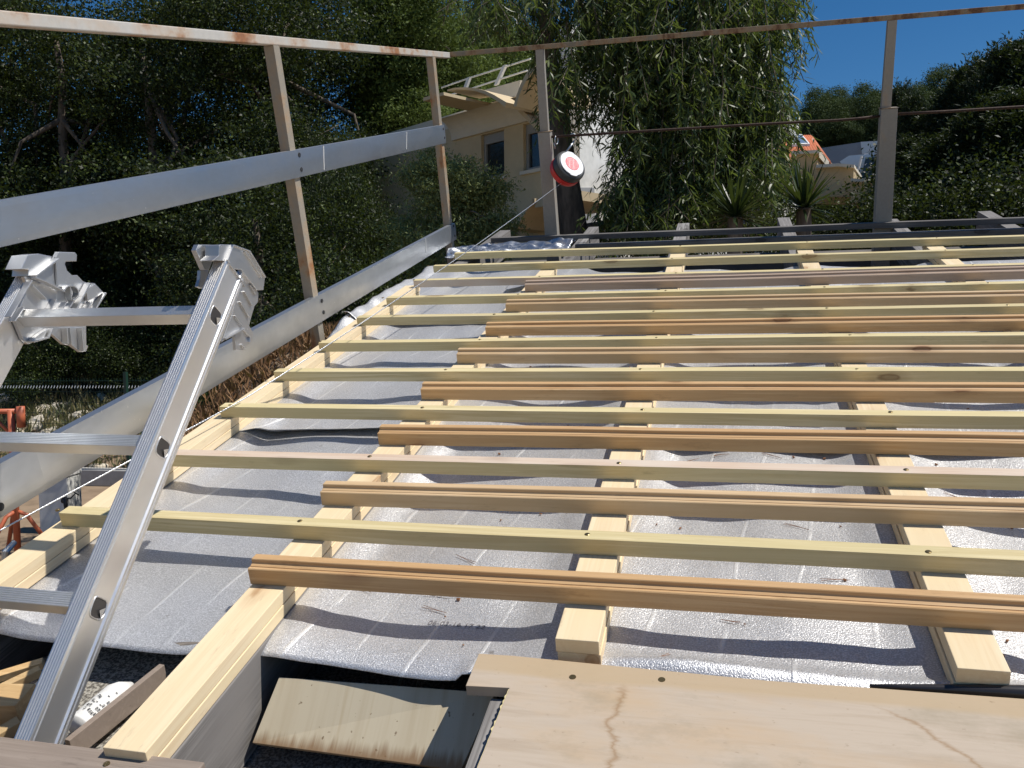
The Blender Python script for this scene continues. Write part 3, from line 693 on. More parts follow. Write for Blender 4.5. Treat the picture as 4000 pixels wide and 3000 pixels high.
# fall arrester hanging from the rod
ch = Pr(2238, 535, y=YF + .03); cc = Pr(2233, 641, y=YF - .12)
fa = thing('fall_arrester', 'red and black retractable fall arrester with white disc, hanging on the rod', 'fall arrester', None, cc, RX)
right, down, fwd = CAM_R
nrm = -fwd * .80 + (right * .78 - down * .62) * .60; nrm /= np.linalg.norm(nrm)
ux = np.cross(-down, nrm); ux /= np.linalg.norm(ux); uy = np.cross(nrm, ux)
def ringpts(r0, n, off=0, flat=None):
    out = []
    for k in range(n):
        a = 2 * math.pi * k / n; r = r0
        out.append(cc + nrm * off + (ux * math.cos(a) + uy * math.sin(a)) * r)
    return out
def lathe(mb, prof, n=48):
    b = len(mb.v)
    for (r, h) in prof: mb.v += [tuple(p) for p in ringpts(r, n, h)]
    for i in range(len(prof) - 1):
        for k in range(n): mb.f.append((b + i * n + k, b + i * n + (k + 1) % n, b + (i + 1) * n + (k + 1) % n, b + (i + 1) * n + k))
    mb.f.append(tuple(b + (len(prof) - 1) * n + k for k in range(n)))
    mb.f.append(tuple(b + k for k in range(n))[::-1]); return mb
lathe(MB(), [(.096, -.055), (.101, -.045), (.101, -.020), (.098, -.008), (.086, -.001)]).build('front_shell', M['arr_black'], fa, smooth=False, bevel=.002)
lathe(MB(), [(.080, -.105), (.096, -.095), (.1005, -.080), (.1005, -.056)]).build('rear_shell', M['arr_red'], fa, bevel=.002)
ang = [2 * math.pi * k / 72 for k in range(72)]
def disc(r, off, tabs=False):
    out = []
    for a in ang:
        rr = r
        if tabs and (1.15 < a < 1.75 or 4.29 < a < 4.89): rr = r * 1.07
        out.append(cc + nrm * off + (ux * math.cos(a) + uy * math.sin(a)) * rr)
    return out
MB().prism(disc(.080, -.0005, True), nrm * .006).build('white_cover', M['arr_white'], fa, bevel=.001)
lb = MB().prism(disc(.0465, .0056), nrm * .0006).build('red_sticker', M['label_red'], fa)
mb = MB()
da = ux * math.cos(1.25) + uy * math.sin(1.25); db = np.cross(nrm, da)
for r_ in range(-4, 5):
    w_ = math.sqrt(max(0, .042 ** 2 - (r_ * .0088) ** 2)); x = -w_
    while x < w_:
        l = rng.uniform(.0025, .007); big = (r_ in (-1, 2))
        mb.obox(cc + nrm * .0064 + da * (x + l / 2) + db * (r_ * .0088), da * l / 2, db * (.0028 if big else .0017), nrm * .0002); x += l + rng.uniform(.001, .003)
mb.build('label_print', M['label_white'], lb)
# hook, shackle, outlet
mb = MB()
hk = [ch + np.array([.012 * math.cos(a), 0, .012 + .019 * math.sin(a)]) + np.array([.004, 0, -.012]) for a in np.linspace(-2.4, 2.6, 16)][::-1]
mb.tube([ch + np.array([.018 * math.sin(a), 0, -.004 + .022 * math.cos(a)]) for a in np.linspace(-.9, 2.9, 16)], .0045, 8)
e_ = ch + np.array([.018 * math.sin(2.9), 0, -.004 + .022 * math.cos(2.9)])
mb.tube([e_, e_ + (cc + uy * .10 - e_) * .5, cc + uy * .10 - nrm * .03], [.0055, .006, .007], 8)
mb.build('hook', M['zinc'], fa, smooth=True)
cab0 = Pr(2202, 709, y=YF - .13)
MB().tube([cab0 + (cc - nrm * .05 - cab0) * .22, cab0], [.016, .010], 12).build('cable_outlet', M['rubber'], fa)
# spare ring on the rod
rc = Pr(2172, 548, y=YF + .03)
mb = MB(); mb.tube([rc + np.array([.006 * math.cos(a) + .002, .016 * math.cos(a), .024 * math.sin(a)]) for a in np.linspace(0, 6.283, 20)], .004, 8, False)
mb.tube([rc + np.array([-.012, -.01, -.012]), rc + np.array([-.006, -.01, -.05])], .005, 6)
tag(mb.build('steel_ring', M['zinc'], None, rc, RX, smooth=True), 'grey steel ring on the rod beside the left post', 'ring')
# life line cable
c1 = Pr(20, 2150, x=-1.32); pts = []
for k in range(41):
    u = k / 40; p = cab0 + (c1 - cab0) * u; p = p - np.array([0, 0, .03 * math.sin(math.pi * u)]) ; pts.append(p)
# keep the line straight in plan but clear of the battens
for p in pts:
    if p[1] < 3.7: p[2] = max(p[2], .043)
cb = MB(); n_ = len(pts)
fine = []
for k in range(n_ - 1):
    for j in range(20): fine.append(pts[k] + (pts[k + 1] - pts[k]) * j / 20)
fine.append(pts[-1])
for s_ in range(3):
    P_ = []
    for i, p in enumerate(fine):
        a = i * .9 + s_ * 2.094; P_.append(p + np.array([math.cos(a), 0, math.sin(a)]) * .001)
    cb.tube(P_, .0012, 5)
cbo = cb.build('lifeline_cable', M['steel'], None, cab0, RX, smooth=True); tag(cbo, 'thin steel lifeline cable running from the fall arrester down the left roof edge', 'cable')
p = Pr(30, 2140, x=-1.32)
mb = MB(); mb.tube([c1 + np.array([0, -.02, -.05]), c1 + np.array([0, 0, -.004]), c1 + np.array([0, .03, .004])], [.006, .008, .006], 8)
mb.build('cable_clamp', M['zinc'], cbo)

# ================================================================== LADDER (roof frame)
KL = 1.04
LP = CAM_C + KL * (np.array([-0.75337039, 0.63177091, 0.52330944]) - CAM_C)
La = np.array([-0.99962908, 0.02602456, -0.00802595]); Lb = np.array([0.01551458, 0.78638124, 0.61754663]); Lc = np.array([-0.02238283, -0.61719306, 0.78649332])
LW, LH, LT, LRH, LRO, LL = .52090 * KL, .07257 * KL, .03045 * KL, .02935 * KL, .0133 * KL, .30 * KL
def Lp(a, b, c): return LP + La * a + Lb * b + Lc * c
ld = thing('aluminium_ladder', 'aluminium extension ladder with cast top fittings leaning over the left roof edge', 'ladder', None, Lp(LW / 2, -1, 0), RX)
def stile(side):
    mb = MB(); s = 1 if side == 0 else -1; o = 0 if side == 0 else LW
    W_ = LT; H_ = LH; g = .0018
    # outline in (a,c): ribbed top, lips on the outer face
    prof = []
    nr_ = 6
    for i in range(nr_):
        a0 = W_ * (i + .12) / nr_; a1 = W_ * (i + .62) / nr_
        prof += [(a0, -g), (a0 + .0006, 0), (a1, 0), (a1 + .0006, -g)]
    prof += [(W_, -g), (W_, -H_), (.0, -H_), (.0, -H_ + .006), (.0022, -H_ + .0068), (.0022, -H_ + .0092), (.0, -H_ + .010), (.0, -H_ + .0145), (.0034, -H_ + .017), (.0034, -.0175), (.0, -.0145), (0, -.0095), (.002, -.0088), (.002, -.0065), (0, -.006)]
    prof = [(o + s * a, c) for a, c in prof]
    b1, b0 = .118 * KL, -2.3
    P0 = [Lp(a, b0, c) for a, c in prof]; mb.prism(P0, Lb * (b1 - b0)); return mb.build('stile', M['alu_ladder'], ld)
st = [stile(0), stile(1)]
rung_bs = []
for k in range(-0, 6):
    b = -LL * k; c0 = -LH / 2
    # D-shaped ribbed rung
    prof = []
    for i in range(7):
        u0 = -LRO * 1.05 + 2.1 * LRO * i / 7; prof += [(u0, LRH / 2 - .001), (u0 + .001, LRH / 2), (u0 + 2.1 * LRO / 7 - .001, LRH / 2)]
    prof += [(LRO * 1.05, LRH / 2 - .004), (LRO * 1.05, -LRH / 2 + .003), (LRO * .7, -LRH / 2), (-LRO * .7, -LRH / 2), (-LRO * 1.05, -LRH / 2 + .003)]
    # tilt so the tread is level-ish
    ca, sa = math.cos(R(-14)), math.sin(R(-14))
    P0 = [Lp(LT - .001, b + (u * ca - v * sa), c0 + (u * sa + v * ca)) for u, v in prof]
    MB().prism(P0, La * (LW - 2 * LT + .002)).build('rung', M['alu_rung'], ld)
    # flared rung hole on the outer face: dark socket plus rim
    rung_bs.append(b)
def Pl(px, py, a):
    v = ray_roof(px, py); o = Lp(a, 0, 0); return CAM_C + v * ((La @ (o - CAM_C)) / (La @ v))
hole0 = [Pl(740 + x / 3.456, 920 + y / 3.456, 0) for x, y in [(345, 945), (372, 958), (452, 1052), (446, 1120), (428, 1185), (388, 1226), (340, 1190), (292, 1128), (296, 1062), (322, 985)]]
hc = sum(hole0) / len(hole0)
for b in rung_bs:
    for (o, s) in ((0, -1), (LW, 1)):
        sm_ = []
        H0 = [p_ + Lb * b + La * (o + s * -.0036) for p_ in hole0]
        for i in range(len(H0)):
            p_, q_ = H0[i], H0[(i + 1) % len(H0)]; sm_ += [p_ * .8 + q_ * .2, p_ * .2 + q_ * .8]
        MB().tube(sm_ + [sm_[0], sm_[1]], .0018, 6, False).build('rung_rim', M['alu_ladder'], ld, smooth=True)
        so_ = MB().prism([p_ - La * (-s) * .0 for p_ in sm_], La * s * .0003).build('rung_socket', M['socket'], ld)
        if o == 0:
            tri_ = [H0[3] * .85 + (hc + Lb * b - La * .0036 * s) * .15, H0[5] * .9 + (hc + Lb * b) * .1, (hc + Lb * b) * .8 + H0[6] * .2]
            MB().prism([t_ + La * (-.0012) for t_ in tri_], La * -.0004).build('socket_glint', M['alu_rung'], so_)  # pale chip added as the lit facet inside the hole
def cast(parent_name, polys, ribs, lab, hgt):
    o = None
    for i, (poly, a, th, nm) in enumerate(polys):
        ob = MB().prism([Pl(x, y, a) for x, y in poly], La * th).build(nm, M['alu_cast'], ld if o is None else o, bevel=.0008)
        if o is None: o = ob; o['label'] = lab
    for (pts, a, r) in ribs:
        Q = [Pl(x, y, a) for x, y in pts]; L1 = []; L2 = []
        for i_, q_ in enumerate(Q):
            tg = Q[min(i_ + 1, len(Q) - 1)] - Q[max(i_ - 1, 0)]; tg = tg - La * (tg @ La); tg /= np.linalg.norm(tg); nn_ = np.cross(La, tg)
            L1.append(q_ + nn_ * r * .45); L2.append(q_ - nn_ * r * .45)
        mbr = MB(); base = La * .004; topv = -La * hgt
        for i_ in range(len(Q) - 1):
            mbr.hexa([L1[i_] + base, L2[i_] + base, L2[i_ + 1] + base, L1[i_ + 1] + base, L1[i_] + topv, L2[i_] + topv, L2[i_ + 1] + topv, L1[i_ + 1] + topv])
        mbr.build('casting_rib', M['alu_cast'], o, bevel=.0007)
    return o
z3 = lambda L_: [(x / 3.607, 940 + y / 3.607) for x, y in L_]
aL = LW - LT - .012
cast('top_fitting', [
    (z3([(370, 590), (340, 510), (440, 500), (775, 250), (820, 157), (1060, 165), (1085, 200), (1080, 290), (930, 295), (918, 330), (945, 420), (1020, 490), (1090, 485), (1170, 570), (1215, 590), (1335, 600), (1460, 730), (1400, 790), (1300, 955), (1230, 1100), (1215, 1220), (1218, 1470), (1245, 1480), (1215, 1560), (1140, 1570), (1010, 1480), (900, 1460), (750, 1330), (690, 1290), (620, 1370), (400, 1460), (330, 1400), (215, 1130), (270, 980)]), aL, .010, 'top_fitting'),
    (z3([(300, 400), (390, 205), (545, 183), (735, 222), (700, 300), (470, 490), (395, 500), (405, 405)]), aL - .004, LT + .014, 'end_cap'),
    (z3([(785, 235), (825, 163), (1055, 172), (1077, 205), (1072, 283), (925, 290), (908, 330), (930, 520), (1060, 580), (1030, 650), (815, 650)]), aL - .007, .006, 'hook_plate'),
    (z3([(360, 740), (280, 950), (300, 985), (465, 970)]), aL - .005, .004, 'web_plate'),
    (z3([(1210, 690), (1340, 610), (1450, 735), (1390, 780), (1240, 850)]), aL - .010, .009, 'lug'),
    (z3([(430, 1420), (560, 1310), (680, 1235), (625, 1365)]), aL - .012, .011, 'lug'),
    (z3([(985, 1225), (1180, 1225), (1205, 1560), (1120, 1562), (1010, 1470)]), aL - .010, .009, 'lug'),
], [(z3([(450, 500), (775, 258)]), aL - .006, .0045), (z3([(450, 520), (600, 580), (830, 700)]), aL - .008, .0045), (z3([(400, 630), (600, 825)]), aL - .003, .003),
    (z3([(1215, 600), (1110, 800), (1020, 970)]), aL - .006, .0045), (z3([(975, 850), (915, 965)]), aL - .004, .003), (z3([(880, 870), (825, 965)]), aL - .004, .003), (z3([(1240, 860), (1185, 955)]), aL - .006, .004),
    (z3([(1440, 735), (1300, 955)]), aL - .005, .004), (z3([(740, 830), (660, 965)]), aL - .004, .003), (z3([(885, 1230), (900, 1455)]), aL - .004, .004), (z3([(1095, 1230), (1120, 1555)]), aL - .012, .003), (z3([(690, 1240), (630, 1365), (420, 1425)]), aL - .008, .004),
    (z3([(945 + 105 * math.cos(a), 740 + 105 * math.sin(a)) for a in np.linspace(-3.0, 1.3, 14)]), aL - .006, .004), (z3([(930, 650), (950, 830)]), aL - .005, .003), (z3([(280, 940), (150, 1140)]), aL - .006, .004),
    (z3([(395, 560), (85, 1080)]), aL - .003, .0035)], 'cast top fitting inside the left stile', .013)
z4 = lambda L_: [(740 + x / 3.456, 920 + y / 3.456) for x, y in L_]
cast('top_fitting', [
    (z4([(700, 465), (935, 775), (925, 900), (880, 955), (835, 1105), (808, 1215), (865, 1320), (850, 1440), (765, 1505), (745, 1555), (630, 1545), (615, 1360), (640, 1300), (440, 1430), (560, 1100), (700, 640), (640, 560)]), .010, .008, 'top_fitting'),
    (z4([(580, 125), (800, 205), (1022, 560), (1000, 735), (915, 740), (700, 462), (590, 448), (497, 345)]), .002, .010, 'hood_plate'),
    (z4([(400, 140), (420, 120), (582, 124), (500, 345), (315, 335), (395, 270)]), .004, LT + .002, 'end_cap'),
    (z4([(88, 200), (122, 122), (350, 125), (372, 165), (395, 190), (385, 270), (318, 332), (265, 465), (205, 465)]), LT + .012, .012, 'wing_plate'),
    (z4([(150, 470), (265, 468), (240, 560), (178, 716), (112, 690), (140, 600)]), LT + .022, .008, 'wing_tab'),
    (z4([(665, 1275), (740, 1250), (475, 1395), (440, 1430)]), .004, .014, 'lug'),
], [(z4([(735, 215), (960, 565)]), .001, .0028), (z4([(580, 130), (800, 210), (1015, 565)]), .001, .003), (z4([(580, 130), (500, 340)]), .001, .003), (z4([(805, 665), (880, 800)]), .009, .0025), (z4([(725, 755), (830, 945)]), .009, .0028),
    (z4([(670, 895), (790, 1105)]), .009, .0028), (z4([(600, 1080), (700, 1220)]), .009, .0028), (z4([(725, 1275), (800, 1370), (795, 1440)]), .009, .0028), (z4([(705, 470), (668, 565)]), .008, .003), (z4([(735, 1255), (470, 1400)]), .003, .004),
    (z4([(690, 1470), (740, 1520)]), .009, .004), (z4([(500, 345), (740, 690)]), .003, .003)], 'cast top fitting on the right stile', .004)

# ================================================================== LAND, HOUSES, TREES (world frame, z up)
GZ = -2.1
def ground_z(x, y):
    bank = min(max((y - 12.4) * .5, 0), 2.2) + max(0, min(y, 36) - 16.8) * .20 + min(max(0, y - 26), 7) * .30
    mound = sm(-6.3, -3.2, x) * min(max((y - 2.2) * .75, 0), 2.6)
    mound += sm(-4.5, -1.5, x) * max(0, y - 6) * .10
    z = GZ + max(bank, mound)
    n = mnoise.noise((x * .35, y * .35, 0)) * .22 + mnoise.noise((x * 1.3, y * 1.3, 3)) * .06
    return z + n * sm(12.2, 14, y) + n * .6 * sm(-6.5, -4, x) * (1 if y > 3 else 0)
mb = MB()
def near(u): return u
xs = np.concatenate([np.linspace(-400, -30, 14), np.linspace(-28, 30, 117), np.linspace(32, 400, 14)])
ys = np.concatenate([np.linspace(-60, -4, 8), np.linspace(-3, 34, 90), np.linspace(36, 500, 18)])
b = 0
for x in xs:
    for y in ys: mb.v.append((x, y, ground_z(x, y) if y < 60 else ground_z(x, 60) + (y - 60) * .02))
ny = len(ys)
for i in range(len(xs) - 1):
    for j in range(ny - 1): mb.f.append((i * ny + j, (i + 1) * ny + j, (i + 1) * ny + j + 1, i * ny + j + 1))
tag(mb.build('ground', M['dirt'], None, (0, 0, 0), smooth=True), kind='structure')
kb = MB(); A, B = Pw(150, 1925, z=GZ + .22), Pw(520, 1880, z=GZ + .22)
A = np.array([-14.5, 11.75, GZ]); B = np.array([-6.6, 12.25, GZ]); dv = (B - A) / np.linalg.norm(B - A); pv = np.array([-dv[1], dv[0], 0])
kb.prism([A, A + pv * .25, A + pv * .25 + [0, 0, .30], A + [0, 0, .30]], B - A)
tag(kb.build('kerb', M['concrete'], None, A, bevel=.02), kind='structure')

# green mesh fence on the kerb
fa_, fb_ = A + pv * .125 + [0, 0, .28], B + pv * .125 + [0, 0, .28]
fr = thing('mesh_fence', 'dark green wire mesh fence on the kerb below the wooded bank', 'fence', None, fa_)
L_ = np.linalg.norm(fb_ - fa_); mb = MB(); H_ = 1.66
for k in range(int(L_ / .06)): p = fa_ + dv * k * .06; mb.tube([p, p + [0, 0, H_]], .0032, 4, False)
for z in np.linspace(.05, H_ - .05, 9):
    mb.tube([fa_ + [0, 0, z], fb_ + [0, 0, z]], .004, 4, False)
mb.build('wire_panel', M['mesh_green'], fr)
mb = MB()
for k in range(int(L_ / .06)): p = fa_ + dv * k * .06 + [0, 0, H_ - .18]; mb.tube([p + pv * -.03, p + [0, 0, .05]], .005, 4)
mb.build('bent_wire', M['zinc'], fr)
for q_ in (Pw(492, 1700, y=12.05), Pw(-900, 1700, y=11.8), np.array([-6.7, 12.3, 0])):
    MB().box((q_[0] - .03, q_[1] + .02, GZ), (q_[0] + .03, q_[1] + .08, GZ + 2.05)).build('fence_post', M['mesh_green'], fr)
# bollard with a tap
p0, p1 = Pw(157, 2085, z=GZ), Pw(272, 2085, z=GZ); wd = np.linalg.norm(p1 - p0)
u_ = (p1 - p0) / wd; v_ = np.array([-u_[1], u_[0], 0])
br = thing('water_pillar', 'white rendered pillar with a black tap standing on the yard', 'pillar', None, p0)
hz = Pw(230, 1858, d=math.hypot(*(p0 - CW)[:2]))[2] - GZ
MB().prism([p0, p1, p1 + v_ * .34, p0 + v_ * .34], (0, 0, hz)).build('pillar_body', M['stucco_white'], br, bevel=.012)
MB().prism([p0 - u_ * .012 - v_ * .012 + [0, 0, hz], p1 + u_ * .012 - v_ * .012 + [0, 0, hz], p1 + u_ * .012 + v_ * .352 + [0, 0, hz], p0 - u_ * .012 + v_ * .352 + [0, 0, hz]], (0, 0, .07)).build('pillar_cap', M['stucco_white'], br, bevel=.015)
tp = p1 + v_ * .02 + np.array([0, 0, hz * .62]); mb = MB()
mb.tube([tp - u_ * .03 - v_ * .10, tp - u_ * .0 - v_ * .10, tp + u_ * .03 - v_ * .14, tp + u_ * .05 - v_ * .16 - [0, 0, .12]], [.045, .05, .03, .022], 10)
mb.tube([tp - v_ * .12 + [0, 0, .01], tp + u_ * .10 - v_ * .12 + [0, 0, .03], tp + u_ * .17 - v_ * .12 + [0, 0, .10]], [.012, .010, .008], 6); mb.tube([tp + u_ * .13 - v_ * .12 + [0, 0, .12], tp + u_ * .21 - v_ * .12 + [0, 0, .07]], .010, 6)
mb.build('tap', M['rubber'], br, smooth=True)
# orange scaffold trestle
tb = Pw(70, 2165, z=GZ); dtr = math.hypot(*(tb - CW)[:2])
tr = thing('scaffold_trestle', 'orange steel scaffold trestle with a T shaped head at the far left', 'trestle', None, tb)
top = Pw(48, 1600, d=dtr); 
MB().tube([tb + [0, 0, .0], np.array([tb[0], tb[1], top[2]])], .040, 14).build('upright_tube', M['orange'], tr, smooth=True)
hd = np.array([tb[0], tb[1], top[2] - .02]); ri = np.array([.97, .24, 0]);
mb = MB().tube([hd - ri * .62, hd + ri * .10], .032, 10); mb.tube([hd + ri * .12 - [0, 0, .20], hd + ri * .12 + [0, 0, .06]], .05, 12); mb.tube([hd - ri * .0 - [0, 0, .3], hd - ri * .28], .02, 8)
mb.build('cross_head', M['orange'], tr, smooth=True)
for aa in (.5, 2.6, 4.4):
    e = np.array([math.cos(aa), math.sin(aa), 0]); z = .55
    MB().tube([tb + [0, 0, z], tb + e * .12 + [0, 0, z - .06], tb + e * .42], .026, 8).build('leg', M['orange'], tr, smooth=True)
MB().tube([tb - ri * .34 + [0, 0, .66], tb + [0, 0, .62]], .018, 8).build('brace', M['orange'], tr, smooth=True)

# rocks on the bank behind the fence
def rock(c, r, seed):
    bm = bmesh.new(); bmesh.ops.create_icosphere(bm, subdivisions=3, radius=r)
    for v in bm.verts:
        n = mnoise.noise(v.co / r * 1.1 + Vector((seed, 0, 0))) * .35 + mnoise.noise(v.co / r * 3 + Vector((seed, 5, 0))) * .12
        v.co *= (1 + n); v.co.z *= .7
    me = bpy.data.meshes.new('rock'); bm.to_mesh(me); bm.free(); me.materials.append(M['rock'])
    o = bpy.data.objects.new('rock', me); C.objects.link(o); o.location = c; return o
rk = [((175, 1660), .30), ((165, 1610), .24), ((245, 1600), .26), ((330, 1640), .30), ((395, 1700), .22), ((395, 1555), .16), ((300, 1690), .26), ((350, 1860), .2), ((210, 1700), .24), ((100, 1640), .2), ((265, 1760), .2), ((430, 1600), .18), ((60, 1700), .2), ((140, 1750), .17), ((385, 1840), .2), ((20, 1560), .2)]
for i, ((px, py), r) in enumerate(rk):
    # march the sight line onto the bank
    v = RXn @ ray_roof(px, py); t_ = 8.0
    while t_ < 40:
        p = CW + v * t_
        if p[2] < ground_z(p[0], p[1]): break
        t_ += .05
    if p[1] < 12.45: p[1] = 12.6; p[2] = ground_z(p[0], 12.6) + .1
    tag(rock(tuple(p), r, i * 3.3), 'pale limestone rock on the bank behind the wire fence', 'rock', 'pale rocks on the bank behind the fence')

# ---------------------------------------------------------------- foliage
def mesh_np(name, V, F, mat):
    me = bpy.data.meshes.new(name); nv, nf = len(V), len(F); k = F.shape[1]
    me.vertices.add(nv); me.vertices.foreach_set('co', V.astype(np.float32).ravel())
    me.loops.add(nf * k); me.loops.foreach_set('vertex_index', F.astype(np.int32).ravel())
    me.polygons.add(nf); me.polygons.foreach_set('loop_start', np.arange(0, nf * k, k, dtype=np.int32)); me.polygons.foreach_set('loop_total', np.full(nf, k, np.int32))
    me.update(calc_edges=True); me.materials.append(mat); return me
def unit(v): return v / (np.linalg.norm(v, axis=-1, keepdims=True) + 1e-9)
def leaves(pos, L, Wd, rs, up=.35, dirs=None, outward=None):
    n = len(pos); d = unit(rs.normal(size=(n, 3))) if dirs is None else unit(dirs)
    nr = unit(rs.normal(size=(n, 3)) + (np.array([0, 0, up * 2])) + (0 if outward is None else outward * .7))
    s = unit(np.cross(d, nr)); nr = np.cross(s, d)
    l = (L * rs.uniform(.65, 1.25, n))[:, None]; w_ = (Wd * rs.uniform(.7, 1.2, n))[:, None]
    V = np.stack([pos, pos + d * l * .5 + s * w_ * .5 + nr * l * .06, pos + d * l, pos + d * l * .5 - s * w_ * .5 + nr * l * .06], 1).reshape(-1, 3)
    return V, np.arange(4 * n).reshape(-1, 4)
def clumps(blobs, ncl, nleaf, sig, rs, shell=.55):
    """leaf positions in clumps scattered through ellipsoid blobs; returns positions and outward directions"""
    P_ = []; O_ = []
    wsum = sum(b[2] for b in blobs)
    for c, r, w_ in blobs:
        k = max(1, int(ncl * w_ / wsum)); d = unit(rs.normal(size=(k, 3))); rad = shell + (1 - shell) * rs.random(k) ** .6
        cc_ = np.array(c) + d * rad[:, None] * np.array(r)
        s_ = sig * rs.uniform(.6, 1.4, k)
        p = np.repeat(cc_, nleaf, 0) + rs.normal(size=(k * nleaf, 3)) * np.repeat(s_, nleaf)[:, None] * np.array([1, 1, .62]); P_.append(p); O_.append(np.repeat(d, nleaf, 0))
    return np.concatenate(P_), np.concatenate(O_)
def limb_mesh(paths):
    mb = MB()
    for pts, r0, r1 in paths:
        n = len(pts); mb.tube(pts, [r0 + (r1 - r0) * i / (n - 1) for i in range(n)], 9)
    return mb
def trunk_paths(h, r, rs, blobs, lean=0, nb=8):
    pts = []; x = y = 0
    for i in range(9):
        u = i / 8; pts.append(np.array([x + lean * u * h, y, u * h])); x += rs.normal() * .07 * h / 8; y += rs.normal() * .07 * h / 8
    out = [(pts, r, r * .35)]
    for k in range(nb):
        i = rs.integers(3, 8); s = pts[i]; bl = blobs[rs.integers(len(blobs))]; e = np.array(bl[0]) + rs.normal(size=3) * np.array(bl[1]) * .45
        mid = s * .5 + e * .5 + rs.normal(size=3) * .12 * np.linalg.norm(e - s) + [0, 0, .1]
        out.append(([s, s * .75 + mid * .25, mid, mid * .4 + e * .6, e], r * .42, r * .06))
    return out
protos = {}
def tree_proto(key, h, r, blobs, ncl, nleaf, sig, L, Wd, leafm, barkm, seed, nb=10, shell=.5):
    rs = np.random.default_rng(seed); P_, O_ = clumps(blobs, ncl, nleaf, sig, rs, shell); V, F = leaves(P_, L, Wd, rs, outward=O_)
    cm = mesh_np('crown', V, F, M[leafm]); to = limb_mesh(trunk_paths(h, r, rs, blobs, 0, nb)); tm = bpy.data.meshes.new('trunk')
    tm.from_pydata(to.v, [], to.f); tm.materials.append(M[barkm]); tm.polygons.foreach_set('use_smooth', [True] * len(tm.polygons)); protos[key] = (cm, tm)
def place(key, name, p, s, rz, label, cat, group=None):
    t = thing(name, label, cat, group, tuple(float(c) for c in p)); t.rotation_euler[2] = rz; t.scale = (s, s, s) if not hasattr(s, '__len__') else s
    for nm, me in zip(('crown', 'trunk'), protos[key]):
        if me is None: continue
        o = bpy.data.objects.new(nm, me); C.objects.link(o); o.parent = t
    return t
def oak_blobs(seed, H=7.5, Rr=2.6):
    rs = np.random.default_rng(seed); out = []
    for k in range(13):
        a = rs.uniform(0, 6.28); rr = Rr * math.sqrt(rs.random()) * .85; z = H * rs.uniform(.30, .95)
        q = 1 - abs(z / H - .6) * .9
        out.append(((rr * math.cos(a) * q, rr * math.sin(a) * q, z), (1.25, 1.25, .85), 1))
    return out
for k in range(3):
    tree_proto('oak%d' % k, 6.5, .17, oak_blobs(40 + k), 270, 190, .27, .085, .046, 'leaf_oak', 'bark', 60 + k)
ob = [(-5.7, 9.0, .62), (-10.4, 18.4, 1.12), (-13.2, 17.6, 1.15), (-16.3, 17.8, 1.2), (-19.5, 18.5, 1.3), (-12.0, 21.5, 1.3), (-16.5, 22.5, 1.45), (-8.9, 17.2, .72), (-22, 21, 1.4), (-9.6, 22.5, 1.0), (-7.0, 13.8, .55), (-6.0, 12.3, (.42, .42, .66)), (-5.35, 11.2, (.34, .34, .66))]
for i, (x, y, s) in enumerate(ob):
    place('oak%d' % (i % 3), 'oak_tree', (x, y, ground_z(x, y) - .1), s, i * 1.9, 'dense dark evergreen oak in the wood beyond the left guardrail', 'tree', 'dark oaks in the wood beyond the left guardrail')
# low bushes filling the foot of the wood
bb = [((0, 0, .7), (.9, .9, .7), 1), ((.5, .3, .5), (.7, .7, .5), 1), ((-.6, -.2, .5), (.7, .7, .5), 1), ((.1, -.4, 1.1), (.6, .6, .5), 1)]
tree_proto('bush0', 1.0, .03, bb, 130, 95, .17, .058, .032, 'leaf_oak', 'bark', 81, 6)
bu = [(-9.0, 15.3, 1.0), (-6.9, 10.6, 1.0), (-5.6, 8.4, 1.0), (-4.5, 8.0, 1.0), (-4.3, 9.8, 1.3), (-12.6, 15.4, .9), (-14.6, 15.0, 1.0), (-5.2, 10.8, 1.3), (-3.6, 7.0, .7), (-10.9, 15.6, 1.1), (-8.3, 13.2, .55), (-16.5, 15.5, 1.0), (-12.4, 17.2, 1.5), (-14.2, 16.6, 1.4), (-10.2, 17.0, 1.4), (-16.2, 17.0, 1.5), (-8.4, 15.8, 1.2), (-18.2, 17.0, 1.6), (-7.2, 14.4, 1.1), (-11.4, 16.4, 1.3), (-13.2, 16.0, 1.0), (-19, 23.5, 2.6), (-21, 25, 2.6), (-17.5, 22, 2.3), (-16, 23.5, 2.6), (-22.5, 27, 2.8), (-15, 20.5, 2.2), (-13.2, 21, 2.4), (-24, 24, 2.8)]
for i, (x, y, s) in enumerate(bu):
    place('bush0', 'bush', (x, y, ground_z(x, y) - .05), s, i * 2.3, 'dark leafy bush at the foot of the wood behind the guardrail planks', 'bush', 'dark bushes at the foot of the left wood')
# the pale green shrub in front of the villa
c_ = Pw(1768, 760, y=8.4); gz = ground_z(c_[0], 8.4); hh = c_[2] - gz
sb = [((0, 0, hh), (.55, .5, .42), 1.5), ((-.1, 0, hh - .6), (.72, .6, .6), 2.2), ((.32, -.1, hh + .02), (.40, .35, .2), .8), ((.1, .1, hh - 1.05), (.65, .6, .5), 1.6), ((-.3, 0, hh + .25), (.3, .3, .3), .6), ((.45, -.05, hh - .45), (.3, .3, .3), .7)]
tree_proto('shrub', hh, .04, sb, 620, 70, .075, .055, .016, 'leaf_olive', 'bark_pale', 91, 9, .3)
place('shrub', 'olive_shrub', (c_[0], 8.4, gz), 1, 0, 'sunlit yellow-green shrub in front of the villa windows', 'shrub')
